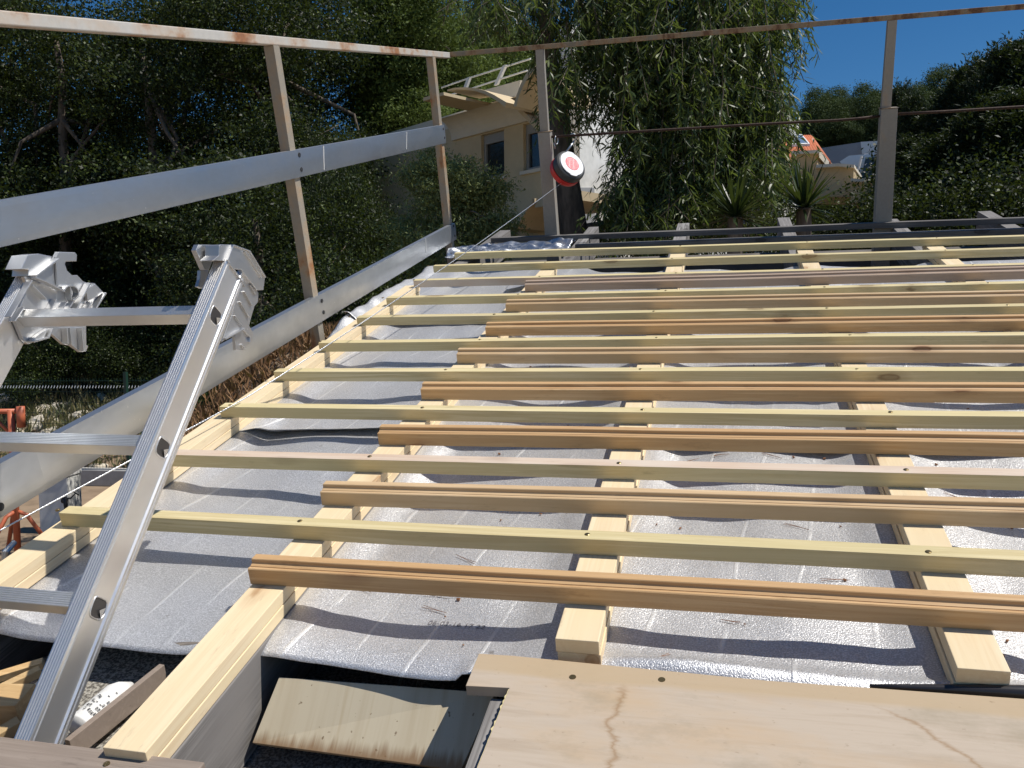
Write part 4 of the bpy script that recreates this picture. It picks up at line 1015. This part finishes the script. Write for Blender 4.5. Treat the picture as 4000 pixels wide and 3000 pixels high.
# dry weeds and grass by the left roof edge and on the bank
def weeds(n, region, L, mat, name, label, seed):
    rs = np.random.default_rng(seed); P_ = []; D_ = []
    while len(P_) < n:
        x, y = region(rs); z = ground_z(x, y); k = rs.integers(5, 11)
        for _ in range(k):
            P_.append((x + rs.normal() * .05, y + rs.normal() * .05, z + rs.random() * L * .5)); D_.append((rs.normal() * .5, rs.normal() * .5, 1))
    V, F = leaves(np.array(P_), L, L * .12, rs, 0, np.array(D_)); o = bpy.data.objects.new(name, mesh_np(name, V, F, M[mat])); C.objects.link(o); tag(o, label, 'weeds', kind='stuff')
weeds(9000, lambda rs: (rs.uniform(-15, -6.5), rs.uniform(12.5, 17)), .28, 'leaf_grass', 'bank_grass', 'dry grass and weeds on the bank behind the fence', 5)
weeds(12000, lambda rs: (rs.uniform(-5.4, -2.2), rs.uniform(4.0, 7.2)), .15, 'leaf_dry', 'dry_weeds', 'reddish dry weeds beside the left edge of the roof', 6)

# eucalyptus: hanging strands of sickle leaves
def euc():
    rs = np.random.default_rng(17); D0 = 9.6
    lob = []   # (px, py, rx px, ry px, depth, weight)
    for q_ in [(1960, 10, 120, 70, 9.6, .7), (1900, 70, 70, 50, 9.4, .4), (2050, -150, 300, 130, 9.8, 1.2), (2260, 40, 190, 150, 9.9, 1.3), (2205, 290, 70, 110, 9.7, .45), (2420, 120, 170, 200, 10.3, 1.6), (2330, 330, 80, 60, 10.0, .22), (2440, 420, 40, 260, 9.8, .35), (2520, 480, 110, 300, 9.8, 1.7),
               (2650, 200, 230, 230, 10.0, 2.2), (2680, 500, 190, 260, 9.6, 2.2), (2820, 330, 180, 230, 9.9, 2.0), (2890, 500, 150, 220, 10.2, 1.3), (2900, 100, 180, 150, 10.1, 1.3), (2560, 760, 160, 110, 9.6, 1.3), (2740, 740, 130, 100, 9.7, .9), (2975, 560, 70, 170, 10.4, .6), (2600, -250, 420, 170, 10.0, 2.4), (3030, -60, 110, 110, 10.2, .55), (2980, 330, 80, 150, 10.2, .5), (2700, -520, 500, 250, 10, 1.5), (3040, 390, 50, 90, 10.3, .35), (2960, 690, 110, 90, 9.6, .8), (2430, 800, 90, 90, 9.5, .8), (2640, 830, 120, 60, 9.5, .8), (2750, 60, 250, 200, 9.7, 1.6)]:
        lob.append(q_)
    P_ = []; D_ = []; tw = MB(); tot = 3300; ws = sum(l[5] for l in lob)
    for (px, py, rx, ry, dep, w_) in lob:
        for _ in range(int(tot * w_ / ws)):
            a = rs.uniform(0, 6.28); rr = math.sqrt(rs.random())
            s = Pw(px + rx * rr * math.cos(a), py + ry * rr * math.sin(a) - ry * .35, d=dep + rs.normal() * .45)
            Ls = rs.uniform(.25, .95) * min(1, ry / 160 + .25) * (.6 if px < 2150 and py < 160 else 1); n = int(Ls / .026) + 3; sw = rs.normal(size=2) * .20
            prev = s
            for i in range(n):
                u = i / n; p = s + np.array([sw[0] * u, sw[1] * u, -Ls * u + .04 * math.sin(u * 3)])
                P_.append(p); D_.append((rs.normal() * .6, rs.normal() * .6, -1 + rs.random() * .5))
            if rs.random() < .35: tw.tube([s, s + np.array([sw[0] * .5, sw[1] * .5, -Ls * .5]), s + np.array([sw[0], sw[1], -Ls])], .004, 4, False)
    P_ = np.array(P_); D_ = unit(np.array(D_)); n = len(P_)
    L = (.128 * rs.uniform(.6, 1.35, n))[:, None]; W_ = (.0165 * rs.uniform(.7, 1.25, n))[:, None]
    sd = unit(np.cross(D_, rs.normal(size=(n, 3)))); cv = np.cross(sd, D_) * rs.normal(size=(n, 1)) * .16 + sd * rs.normal(size=(n, 1)) * .16
    a0 = P_; a1 = P_ + D_ * L * .35 + cv * L * .7; a2 = P_ + D_ * L * .7 + cv * L * .7; a3 = P_ + D_ * L
    V = np.stack([a0, a1 + sd * W_ * .5, a1 - sd * W_ * .5, a2 + sd * W_ * .4, a2 - sd * W_ * .4, a3], 1).reshape(-1, 3)
    b = np.arange(n)[:, None] * 6; F = np.concatenate([b + np.array([[0, 1, 2, 0]]), b + np.array([[1, 3, 4, 2]]), b + np.array([[3, 5, 4, 3]])], 0)
    tri = np.concatenate([b + np.array([[0, 1, 2]]), b + np.array([[1, 3, 2]]), b + np.array([[3, 4, 2]]), b + np.array([[3, 5, 4]])], 0)
    tpx = [(2262, 1150, 62), (2245, 930, 56), (2215, 700, 46), (2185, 480, 38), (2160, 280, 27), (2128, 90, 21), (2110, -120, 18), (2140, -350, 14)]
    T = [Pw(x, y, d=9.9) for x, y, r in tpx]; T[0][2] = ground_z(T[0][0], T[0][1]) - .1
    t = thing('eucalyptus_tree', 'tall weeping eucalyptus with sickle leaves hanging behind the top guardrail', 'tree', None, T[0])
    mb = MB().tube(T, [r * 9.9 / FPX for x, y, r in tpx], 14)
    for (pp, r0, r1) in [([(2150, 200), (2290, 120), (2440, 20), (2560, -90), (2650, -250)], 11, 6), ([(2245, 900), (2420, 870), (2500, 830), (2530, 740), (2600, 600), (2700, 350), (2760, 0)], 20, 7), ([(2500, 830), (2620, 800), (2760, 690), (2900, 420), (2950, 100)], 17, 6), ([(2420, 300), (2300, 60), (2150, -160), (2000, -200)], 11, 4), ([(2560, 80), (2800, -60), (2990, -180)], 10, 4)]:
        Q = [Pw(x, y, d=9.9) for x, y in pp]; k = len(Q); mb.tube(Q, [(r0 + (r1 - r0) * i / (k - 1)) * 9.9 / FPX for i in range(k)], 9)
    mb.add(tw.v, tw.f); mb.build('trunk', M['bark'], t, smooth=True)
    me = mesh_np('crown', V - T[0], tri, M['leaf_euc']); o = bpy.data.objects.new('crown', me); C.objects.link(o); o.parent = t
euc()

# conifers at right: upright feathery shoots
def conifer(seed, H, Rr, n_sh, spread, leaf_n=44, sharp=1.0):
    rs = np.random.default_rng(seed); P_ = []; D_ = []
    paths = [([np.array([0, 0, H * i / 6]) for i in range(7)], .09, .01)]
    for k in range(n_sh):
        u = rs.random() ** .8; z0 = H * (.04 + .92 * u); rad = Rr * (1 - u) ** .8 * rs.uniform(.30, 1.0) + .04; a = rs.uniform(0, 6.28)
        b = np.array([math.cos(a) * rad, math.sin(a) * rad, z0]); d = unit(np.array([math.cos(a) * spread + rs.normal() * .25, math.sin(a) * spread + rs.normal() * .25, .9 * sharp]))
        Ls = rs.uniform(.25, .62)
        for i in range(leaf_n):
            q = rs.random(); wq = (1 - q) * .10 + .02
            P_.append(b + d * Ls * q + rs.normal(size=3) * wq * np.array([1, 1, .6])); D_.append(d + rs.normal(size=3) * .75)
        if k % 6 == 0: paths.append(([np.array([0, 0, z0 - .3 * rad]), b * .6 + np.array([0, 0, z0 - .2 * rad]) * .4, b], .022, .006))
    for k in range(15):
        a = rs.uniform(0, 6.28); rad = Rr * math.sqrt(rs.random()) * .85; z0 = H * (1 - (rad / Rr) ** 1.25) * rs.uniform(.80, 1.0); b = np.array([math.cos(a) * rad, math.sin(a) * rad, z0 + .02]); Ls = rs.uniform(.7, 1.2)
        ln = np.array([rs.normal() * .06, rs.normal() * .06, 1])
        paths.append(([b, b + ln * Ls * .5, b + ln * Ls], .012, .004))
        for i in range(260):
            q = rs.random(); aa = rs.uniform(0, 6.28); o_ = np.array([math.cos(aa), math.sin(aa), .5]); ext = (1 - q) ** .7 * .27 * (.35 + .65 * (int(q * 9) % 2)) * rs.random()
            P_.append(b + ln * Ls * q + o_ * ext); D_.append(o_ + np.array([0, 0, .6]) + rs.normal(size=3) * .3)
    V, F = leaves(np.array(P_), .095, .026, rs, .2, np.array(D_)); to = limb_mesh(paths); tm = bpy.data.meshes.new('trunk'); tm.from_pydata(to.v, [], to.f); tm.materials.append(M['bark'])
    return mesh_np('crown', V, F, M['leaf_con']), tm
protos['con0'] = conifer(3, 5.0, 1.25, 900, .35); protos['con1'] = conifer(4, 5.0, 1.0, 800, .25)
# name, top px, depth, width scale
cl = [(3520, 310, 15.0, .5, 0), (3570, 345, 14.6, .5, 1), (3650, 420, 14.4, .8, 1), (3735, 330, 14.2, .75, 0), (3790, 225, 14.2, .85, 0), (3862, 195, 13.6, .8, 1), (3935, 150, 13.0, .8, 0), (3990, 130, 13.2, .8, 1), (4080, 120, 12.8, 1.05, 1), (3560, 520, 13.2, .7, 1), (3690, 520, 12.4, .95, 0), (3830, 400, 11.9, .9, 1), (3960, 330, 11.6, .9, 0), (4040, 400, 11.4, .95, 0), (4240, 200, 12.4, 1.1, 1)]
for i, (px, py, dep, ws_, kk) in enumerate(cl):
    tp_ = Pw(px, py, d=dep); gz = ground_z(tp_[0], tp_[1]); H = tp_[2] - gz
    place('con%d' % kk, 'conifer', (tp_[0], tp_[1], gz), (ws_, ws_, H / 5.35), i * 1.7, 'dark spiky conifer in the row behind the top right of the roof', 'tree', 'dark conifers at the right')
# hedge of dark leaves below the right houses
hb_ = [(3330, 885, 10.6, .6), (3440, 880, 10.8, .6), (3230, 895, 10.4, .5), (3600, 850, 10.4, .8), (3790, 830, 10.2, .85), (3960, 810, 10.0, .9), (3020, 905, 10.4, .5)]
for i, (px, py, dep, s) in enumerate(hb_):
    p = Pw(px, py, d=dep); place('bush0', 'bush', (p[0], p[1], p[2] - 1.0 * s), s, i * 1.3 + .4, 'dark leafy bush in the hedge behind the grey battens at right', 'bush', 'dark bushes of the hedge at right')
# far pines on the hill
def pine_blobs(seed, H=9):
    rs = np.random.default_rng(seed); return [((rs.normal() * 1.0, rs.normal() * 1.0, H * rs.uniform(.55, .95)), (1.25, 1.25, .9), 1) for _ in range(11)] + [((0, 0, H * .93), (1.2, 1.2, .8), 1)]
for k in range(2): tree_proto('pine%d' % k, 8.0, .16, pine_blobs(70 + k), 460, 120, .22, .12, .05, 'leaf_far' if k == 0 else 'leaf_pine', 'bark_pale', 75 + k, 9, .35)
fp = [(px_, py_, 33 + (k_ * 7 % 5) * .8, s_) for k_, (px_, py_, s_) in enumerate([(3185, 360, .55), (3262, 350, .5), (3235, 420, .6), (3372, 343, .55), (3425, 372, .45), (3312, 380, .4), (3150, 440, .5), (3455, 430, .5), (3335, 450, .6), (3200, 500, .6), (3400, 520, .6), (3120, 520, .5), (3480, 520, .5), (3060, 430, .5), (3692, 266, .55), (3580, 350, .5), (3540, 395, .4), (3765, 330, .5), (3640, 400, .5), (3280, 560, .6), (3380, 600, .5)])]
for i, (px, py, dep, s) in enumerate(fp):
    tp_ = Pw(px, py, d=dep); gz = tp_[2] - 9.05 * s
    place('pine0', 'pine_tree', (tp_[0], tp_[1], gz), s, i * 2.1, 'rounded grey-green pine on the hill beyond the right hand houses', 'tree', 'rounded pines on the far hill')
lp = [(1640, 10, 26, .9), (1760, 100, 28, .8), (1880, 60, 30, .85), (1560, -60, 24, .95), (1700, 230, 24, .7), (1900, 190, 32, .85), (2020, 120, 33, .9), (1830, 200, 29, .7)]
for i, (px, py, dep, s) in enumerate(lp):
    tp_ = Pw(px, py, d=dep); gz = tp_[2] - 9.0 * s
    place('pine1', 'pine_tree', (tp_[0], tp_[1], gz), s, i * 2.7 + 1, 'light green pine rising behind the flat roofed villa', 'tree', 'light green pines behind the villa')

# yuccas behind the grey battens
def yucca(p, s, n, seed, label):
    rs = np.random.default_rng(seed); t = thing('yucca', label, 'yucca', 'spiky yuccas behind the grey battens', p); mb = MB()
    for k in range(n):
        a = rs.uniform(0, 6.28); e = rs.uniform(-.35, 1.35); L = s * rs.uniform(.75, 1.1)
        d = np.array([math.cos(a) * math.cos(e), math.sin(a) * math.cos(e), math.sin(e)]); sd = np.array([-math.sin(a), math.cos(a), 0]); c0 = np.array(p) + d * .04 * s
        w_ = .030 * s; dr = np.array([0, 0, -.16 * s])
        pts = [(c0, w_ * .8), (c0 + d * L * .35, w_), (c0 + d * L * .7 + dr * .25 * math.cos(e), w_ * .7), (c0 + d * L + dr * .6 * math.cos(e), .001)]
        b = len(mb.v)
        for q, ww in pts: mb.v += [tuple(q + sd * ww), tuple(q - sd * ww)]
        for i in range(3): mb.f.append((b + 2 * i, b + 2 * i + 1, b + 2 * i + 3, b + 2 * i + 2))
    mb.build('leaf_rosette', M['leaf_yucca'], t)
    g = ground_z(p[0], p[1]); MB().tube([np.array([p[0], p[1], g]), np.array(p)], [.09, .07], 10).build('trunk', M['bark_pale'], t)
for (px, py, dep, s, lab, sd) in [(2872, 850, 8.6, .52, 'spiky yucca in front of the pale wall, left of the other', 1), (3140, 815, 9.0, .5, 'bigger spiky yucca below the beige vaulted houses, right of the other', 2)]:
    yucca(tuple(Pw(px, py, d=dep)), s, 130, sd, lab)
p = Pw(3520, 660, d=15.5); rs = np.random.default_rng(8); P_, O_ = clumps([((0, 0, 0), (.35, .35, .62), 1)], 60, 26, .10, rs); V, F = leaves(P_, .07, .05, rs)
t = thing('flowering_bush', 'bush of white blossom between the right post and the conifers', 'bush', None, p); o = bpy.data.objects.new('blossom', mesh_np('blossom', V, F, M['petal'])); C.objects.link(o); o.parent = t
P_, O_ = clumps([((0, 0, -.1), (.4, .4, .7), 1)], 60, 30, .12, rs); V, F = leaves(P_, .08, .04, rs); o = bpy.data.objects.new('foliage', mesh_np('foliage', V, F, M['leaf_oak'])); C.objects.link(o); o.parent = t

# ---------------------------------------------------------------- villa with vaulted canopies
E1 = np.array([-.844, .536, 0]); E2 = np.array([.536, .844, 0]); NV = -E2
v = RXn @ ray_roof(2225, 700); OV = CW + v * (17 / math.hypot(v[0], v[1]))
def PF(px, py, d=0): return Pplane(px, py, NV, OV + NV * d)
def PS(px, py): return Pplane(px, py, E1, OV)
vr = thing('villa', 'beige villa with curved vault canopies and roof railing behind the eucalyptus', 'villa', None, (OV[0], OV[1], 1.0))
z6 = lambda L_: [(1680 + x / 2.2425, 220 + y / 2.2425) for x, y in L_]
ztop = PF(1960, 445)[2]
F0 = OV * np.array([1, 1, 0]) + np.array([0, 0, .6])
def fac(s, z, d=0): return np.array([OV[0], OV[1], 0]) + E1 * s + NV * d + np.array([0, 0, z])
def s_of(P): return float((P - OV) @ E1)
wins = [z6([(442, 692), (645, 640), (652, 985), (455, 1035)]), z6([(812, 598), (1000, 552), (1010, 965), (822, 1015)])]
# facade with real window openings
rect = []
for wp in wins:
    q = [PF(*c) for c in wp]; ss = [s_of(c) for c in q]; zz = [c[2] for c in q]
    rect.append((np.mean([ss[1], ss[2]]), np.mean([ss[0], ss[3]]), np.mean([zz[2], zz[3]]), np.mean([zz[0], zz[1]])))
rect.sort()
mb = MB(); TH = .30
def panel(s0, s1, z0, z1):
    mb.hexa([fac(s0, z0), fac(s1, z0), fac(s1, z0, -TH), fac(s0, z0, -TH), fac(s0, z1), fac(s1, z1), fac(s1, z1, -TH), fac(s0, z1, -TH)])
(zr0, zr1) = (min(r[2] for r in rect), max(r[3] for r in rect))
panel(0, 9, .2, zr0); panel(0, 9, zr1, ztop)
panel(0, rect[0][0], zr0, zr1); panel(rect[0][1], rect[1][0], zr0, zr1); panel(rect[1][1], 9, zr0, zr1)
mb.build('facade_wall', M['stucco'], vr)
for r in rect:
    s0, s1, z0, z1 = r[0], r[1], zr0, zr1; fm = MB(); fw = .07
    for (a, b, c, d_) in [(s0, s1, z0, z0 + fw), (s0, s1, z1 - .20, z1), (s0, s0 + fw, z0 + fw, z1 - .20), (s1 - fw, s1, z0 + fw, z1 - .20)]:
        fm.hexa([fac(a, c, -.08), fac(b, c, -.08), fac(b, c, -.16), fac(a, c, -.16), fac(a, d_, -.08), fac(b, d_, -.08), fac(b, d_, -.16), fac(a, d_, -.16)])
    wf = fm.build('window', M['frame_grey'], vr)
    MB().hexa([fac(s0, z0, -.13), fac(s1, z0, -.13), fac(s1, z0, -.145), fac(s0, z0, -.145), fac(s0, z1, -.13), fac(s1, z1, -.13), fac(s1, z1, -.145), fac(s0, z1, -.145)]).build('pane', M['glass'], wf)
    MB().hexa([fac(s0 - .06, z0 - .07, .06), fac(s1 + .06, z0 - .07, .06), fac(s1 + .06, z0 - .07, -.02), fac(s0 - .06, z0 - .07, -.02), fac(s0 - .06, z0, .06), fac(s1 + .06, z0, .06), fac(s1 + .06, z0, -.02), fac(s0 - .06, z0, -.02)]).build('sill', M['stucco_pale'], wf)
# side wall in the sun, its shaded part laid on as a grey patch
sz = PS(2330, 345)[2]
def sid(s, z): return np.array([OV[0], OV[1], 0]) + E2 * s + np.array([0, 0, z])
MB().hexa([sid(0.005, .2), sid(9, .2), sid(9, .2) + E1 * .3, sid(.005, .2) + E1 * .3, sid(.005, sz + 1.1), sid(9, sz + .6), sid(9, sz + .6) + E1 * .3, sid(.005, sz + 1.1) + E1 * .3]).build('side_wall', M['stucco_white'], vr)
q = [PS(x, y) - E1 * .012 for x, y in z6([(1300, 1150), (1435, 1150), (1445, 1470), (1310, 1470)])]
MB().prism(q, E1 * .01).build('wall_shade_patch', M['grey_wall'], vr)
# roof slab, parapet
pz = PF(1960, 345)[2]
MB().hexa([fac(.1, ztop + .002, 0), fac(9, ztop + .002, 0), fac(9, ztop + .002, -8), fac(.1, ztop + .002, -8), fac(.1, ztop + .3, 0), fac(9, ztop + .3, 0), fac(9, ztop + .3, -8), fac(.1, ztop + .3, -8)]).build('roof_slab', M['stucco_pale'], vr)
pp = [PF(*c, -.6) for c in z6([(430, 330), (460, 300), (793, 208), (765, 352), (728, 400)])]
MB().prism(pp, E2 * 1.6).build('parapet', M['stucco_pale'], vr)
# canopies: profiles extruded along the depth of the house
def shell(poly, d, depth, mat, name='canopy', z=z6):
    return MB().prism([PF(*c, d) for c in z(poly)], E2 * depth).build(name, M[mat], vr)
shell([(119, 313), (120, 340), (-60, 392), (-60, 362)], 1.6, 1.55, 'stucco', 'flat_canopy')
arc = [(150, 305), (230, 290), (300, 291), (400, 305), (480, 332), (560, 375), (620, 415), (655, 443)]
arc2 = [(668, 402), (630, 380), (560, 338), (480, 300), (400, 278), (300, 270), (220, 274), (150, 292)]
shell(arc + arc2, .95, .9, 'stucco', 'vault_canopy')
arcB = [(728, 438), (738, 405), (760, 330), (790, 250), (830, 170), (870, 108), (898, 78)]
vb = arcB + [(960, 110), (1010, 150), (1060, 260), (1090, 380), (1060, 385), (1010, 290), (960, 200), (905, 130), (870, 170), (820, 250), (780, 345), (755, 440)]
shell(vb, 1.1, 1.05, 'stucco', 'vault_canopy')
# half-round moulding under the eaves
a, b = PF(1771, 505), PF(2060, 440); s0, s1 = s_of(b) - .6, s_of(a); zc = (a[2] + b[2]) / 2
mb = MB(); poly = [fac(s0, zc + .24 - .32 * math.sin(x) * 1.0, .002 + .36 * (1 - math.cos(x))) for x in np.linspace(0, math.pi / 2, 9)]
poly = [fac(s0, zc + .2, .002), fac(s0, zc - .22, .002)] + [fac(s0, zc - .22 + .40 * math.sin(x), .002 + .38 * (1 - math.cos(x)) + .06) for x in np.linspace(0, math.pi / 2, 9)]
mb.prism(poly, E1 * (s1 - s0)); mb.build('curved_moulding', M['stucco_pale'], vr)
MB().prism([PF(*c, .35) for c in z6([(768, 478), (805, 470), (975, 640), (975, 690)])], E2 * .33).build('diagonal_brace', M['stucco'], vr)
# lower storey canopies
cz = [(735, 1500), (755, 1455), (785, 1395), (820, 1335), (860, 1285), (900, 1243), (915, 1262), (880, 1310), (840, 1360), (805, 1415), (775, 1470), (760, 1505)]
shell(cz + [], 1.5, 1.45, 'stucco', 'vault_canopy')
shell([(895, 1243), (915, 1243), (915, 1275), (895, 1278)], 1.5, 1.45, 'stucco', 'flat_canopy')
MB().hexa([fac(-1.6, PF(2081, 775, 1.5)[2] - .16, 1.45), fac(s_of(PF(2081, 775, 1.5)), PF(2081, 775, 1.5)[2] - .16, 1.45), fac(s_of(PF(2081, 775, 1.5)), PF(2081, 775, 1.5)[2] - .16, .01), fac(-1.6, PF(2081, 775, 1.5)[2] - .16, .01), fac(-1.6, PF(2081, 775, 1.5)[2], 1.45), fac(s_of(PF(2081, 775, 1.5)), PF(2081, 775, 1.5)[2], 1.45), fac(s_of(PF(2081, 775, 1.5)), PF(2081, 775, 1.5)[2], .01), fac(-1.6, PF(2081, 775, 1.5)[2], .01)]).build('flat_canopy', M['stucco'], vr)
shell([(500, 1418), (560, 1440), (610, 1478), (655, 1525), (680, 1510), (745, 1480), (770, 1395)], .9, .85, 'stucco', 'vault_canopy')
shell([(778, 1270), (900, 1240), (860, 1290), (800, 1380), (778, 1400)], .85, .8, 'stucco', 'parapet_block')
# roof railing
rr = MB(); tops = []
for (a, b) in [((580, 252), (658, 80)), ((308, 285), (345, 185))]:
    A_, B_ = PF(*z6([a])[0], -.3), PF(*z6([b])[0], -.3); d_ = B_ - A_
    MB().obox((A_ + B_) / 2, d_ / 2, E1 * .05, E2 * .03).build('railing_post', M['white_paint'], vr)
for pts in ([(100, 275), (345, 190), (650, 95), (880, 22)], [(120, 355), (335, 292), (600, 205), (850, 125)]):
    rr.tube([PF(*c, -.3) for c in z6(pts)], .018, 6)
rr.build('railing_wire', M['stucco_white'], vr)

# stepped terrace house behind the eucalyptus
c0 = Pw(2400, 900, d=15.0)
th = thing('terrace_house', 'pale stepped house glimpsed between the hanging eucalyptus leaves', 'house', None, (c0[0], c0[1], 0))
def blk(px0, py0, px1, py1, dep, depth, mat, name, yaw=.35):
    a, b = Pw(px0, py0, d=dep), Pw(px1, py0, d=dep); lo_ = Pw(px0, py1, d=dep)[2]; e = b - a; e[2] = 0; n_ = np.array([-e[1], e[0], 0]); n_ /= np.linalg.norm(n_)
    a[2] = b[2] = max(a[2], b[2])
    return MB().prism([np.array([a[0], a[1], lo_]), np.array([b[0], b[1], lo_]), b, a], n_ * depth).build(name, M[mat], th)
blk(2480, 590, 2680, 900, 16.0, 2, 'stucco_pale', 'wall'); blk(2700, 560, 2850, 900, 17.0, 2, 'stucco', 'wall'); blk(2790, 690, 3000, 920, 14.5, 2, 'grey_wall', 'wall'); blk(2930, 640, 3010, 760, 14.0, 1, 'stucco_sand', 'wall')
blk(2690, 540, 2870, 562, 16.8, 2.4, 'white_paint', 'parapet'); blk(2470, 570, 2690, 592, 15.8, 2.4, 'white_paint', 'parapet')

# right-hand houses on the hill
def flat(pts, d): return [Pw(x, y, d=d) for x, y in pts]
z8 = lambda L_: [(3000 + x / 2.212, y / 2.212) for x, y in L_]
rh = thing('tiled_house', 'house with an orange tiled roof and skylight right of the eucalyptus', 'house', None, Pw(3180, 620, d=23))
def roofpoly(pts, dnear, dfar, ytop, ybot):
    return [Pw(x, y, d=dnear + (dfar - dnear) * (ybot - y) / (ybot - ytop)) for x, y in z8(pts) for x, y in [(x, y)]]
def inc(pts, dn=22, df=24.5, yt=540, yb=645): return [Pw(x, y, d=dn + (df - dn) * (yb - y) / (yb - yt)) for x, y in z8(pts)]
tl = MB().prism(inc([(120, 1195), (380, 1195), (548, 1410), (100, 1430)]), (0, 0, -.15)).build('roof', M['tile'], rh)
mb = MB()
for k in range(15):
    u0 = k / 15
    A_ = inc([(120 + 260 * u0, 1190)])[0]; B_ = inc([(100 + 448 * u0, 1424 - 14 * u0)])[0]; mb.tube([A_ + [0, 0, .01], B_ + [0, 0, .01]], .07, 6)
mb.build('tile_ridges', M['tile'], tl, smooth=True)
sk = MB()
fq = inc([(195, 1212), (292, 1212), (362, 1296), (195, 1302)]); fq = [p_ + np.array([0, 0, .10]) for p_ in fq]
sk.prism(fq, (0, 0, .06)); sko = sk.build('skylight', M['white_paint'], tl)
fq2 = [p_ * 1.0 for p_ in fq]; cen = sum(fq2) / 4; MB().prism([cen + (p_ - cen) * .84 + np.array([0, 0, .055]) for p_ in fq2], (0, 0, .01)).build('pane', M['glass_blue'], sko)
MB().prism(flat(z8([(100, 1420), (545, 1405), (545, 1700), (100, 1700)]), 22.3), (.3, 1, 0)).build('wall', M['stucco'], rh)
gh = thing('grey_house', 'grey rendered house with a white gable edge behind the tiled roof', 'house', None, Pw(3280, 600, d=26))
MB().prism(flat(z8([(440, 1282), (800, 1228), (830, 1330), (830, 1600), (440, 1600)]), 26), np.array([1.0, 3, 0])).build('wall', M['grey_wall'], gh)
MB().prism(flat(z8([(800, 1226), (836, 1330), (812, 1330)]), 25.9), np.array([.6, 0, 0])).build('gable_edge', M['white_paint'], gh)
vh = thing('conservatory', 'pale blue glazed lean-to between the right post and the grey house', 'conservatory', None, Pw(3400, 640, d=20))
MB().prism(flat(z8([(620, 1395), (700, 1345), (860, 1330), (1155, 1295), (1135, 1350), (940, 1400), (810, 1545), (720, 1545)]), 20), np.array([.3, .9, 0])).build('roof_panel', M['awning'], vh)
MB().prism(flat(z8([(842, 1368), (1140, 1325), (1100, 1540), (800, 1545)]), 19.9), np.array([.02, .06, 0])).build('dark_panel', M['glass'], vh)
for pl_ in ([(800, 1345), (815, 1345), (765, 1545), (750, 1545)], [(1145, 1300), (1165, 1300), (1120, 1540), (1100, 1540)]):
    MB().prism(flat(z8(pl_), 19.85), np.array([.02, .05, 0])).build('frame_bar', M['white_paint'], vh)
for i, (pts, d_, lab) in enumerate([([(200, 1312), (445, 1300), (440, 1335), (410, 1345), (430, 1440), (430, 1700), (200, 1700)], 19.0, 'beige terrace wall below the skylight, left of the other two'),
                         ([(415, 1430), (520, 1425), (600, 1418), (745, 1430), (740, 1455), (735, 1700), (415, 1700)], 18.0, 'beige terrace wall with a curved top between the other two'),
                         ([(715, 1548), (800, 1552), (870, 1535), (960, 1528), (960, 1750), (715, 1750)], 17.0, 'lowest beige terrace wall, beside the right guardrail post')]):
    tag(MB().prism(flat(z8(pts), d_), np.array([.3, 1.2, 0])).build('terrace_wall', M['stucco_sand'], None), lab, 'wall', 'beige vaulted terrace walls at right')
    cp = [(x, y - 6) for x, y in pts[:5]] if i == 0 else [(x, y - 8) for x, y in pts[:4]]
    cp = cp[:3 if i == 0 else 4]
    cpp = z8(cp); mbq = MB().prism(flat(cpp + [(x, y + 12) for x, y in cpp][::-1], d_ - .12), np.array([.34, 1.4, 0]))
    o_ = mbq.build('coping', M['stucco_pale'], bpy.data.objects[[o.name for o in C.objects if o.name.startswith('terrace_wall')][-1]])
bpy.context.view_layer.update()
for o in C.objects:
    if 'origin' in o: del o['origin']
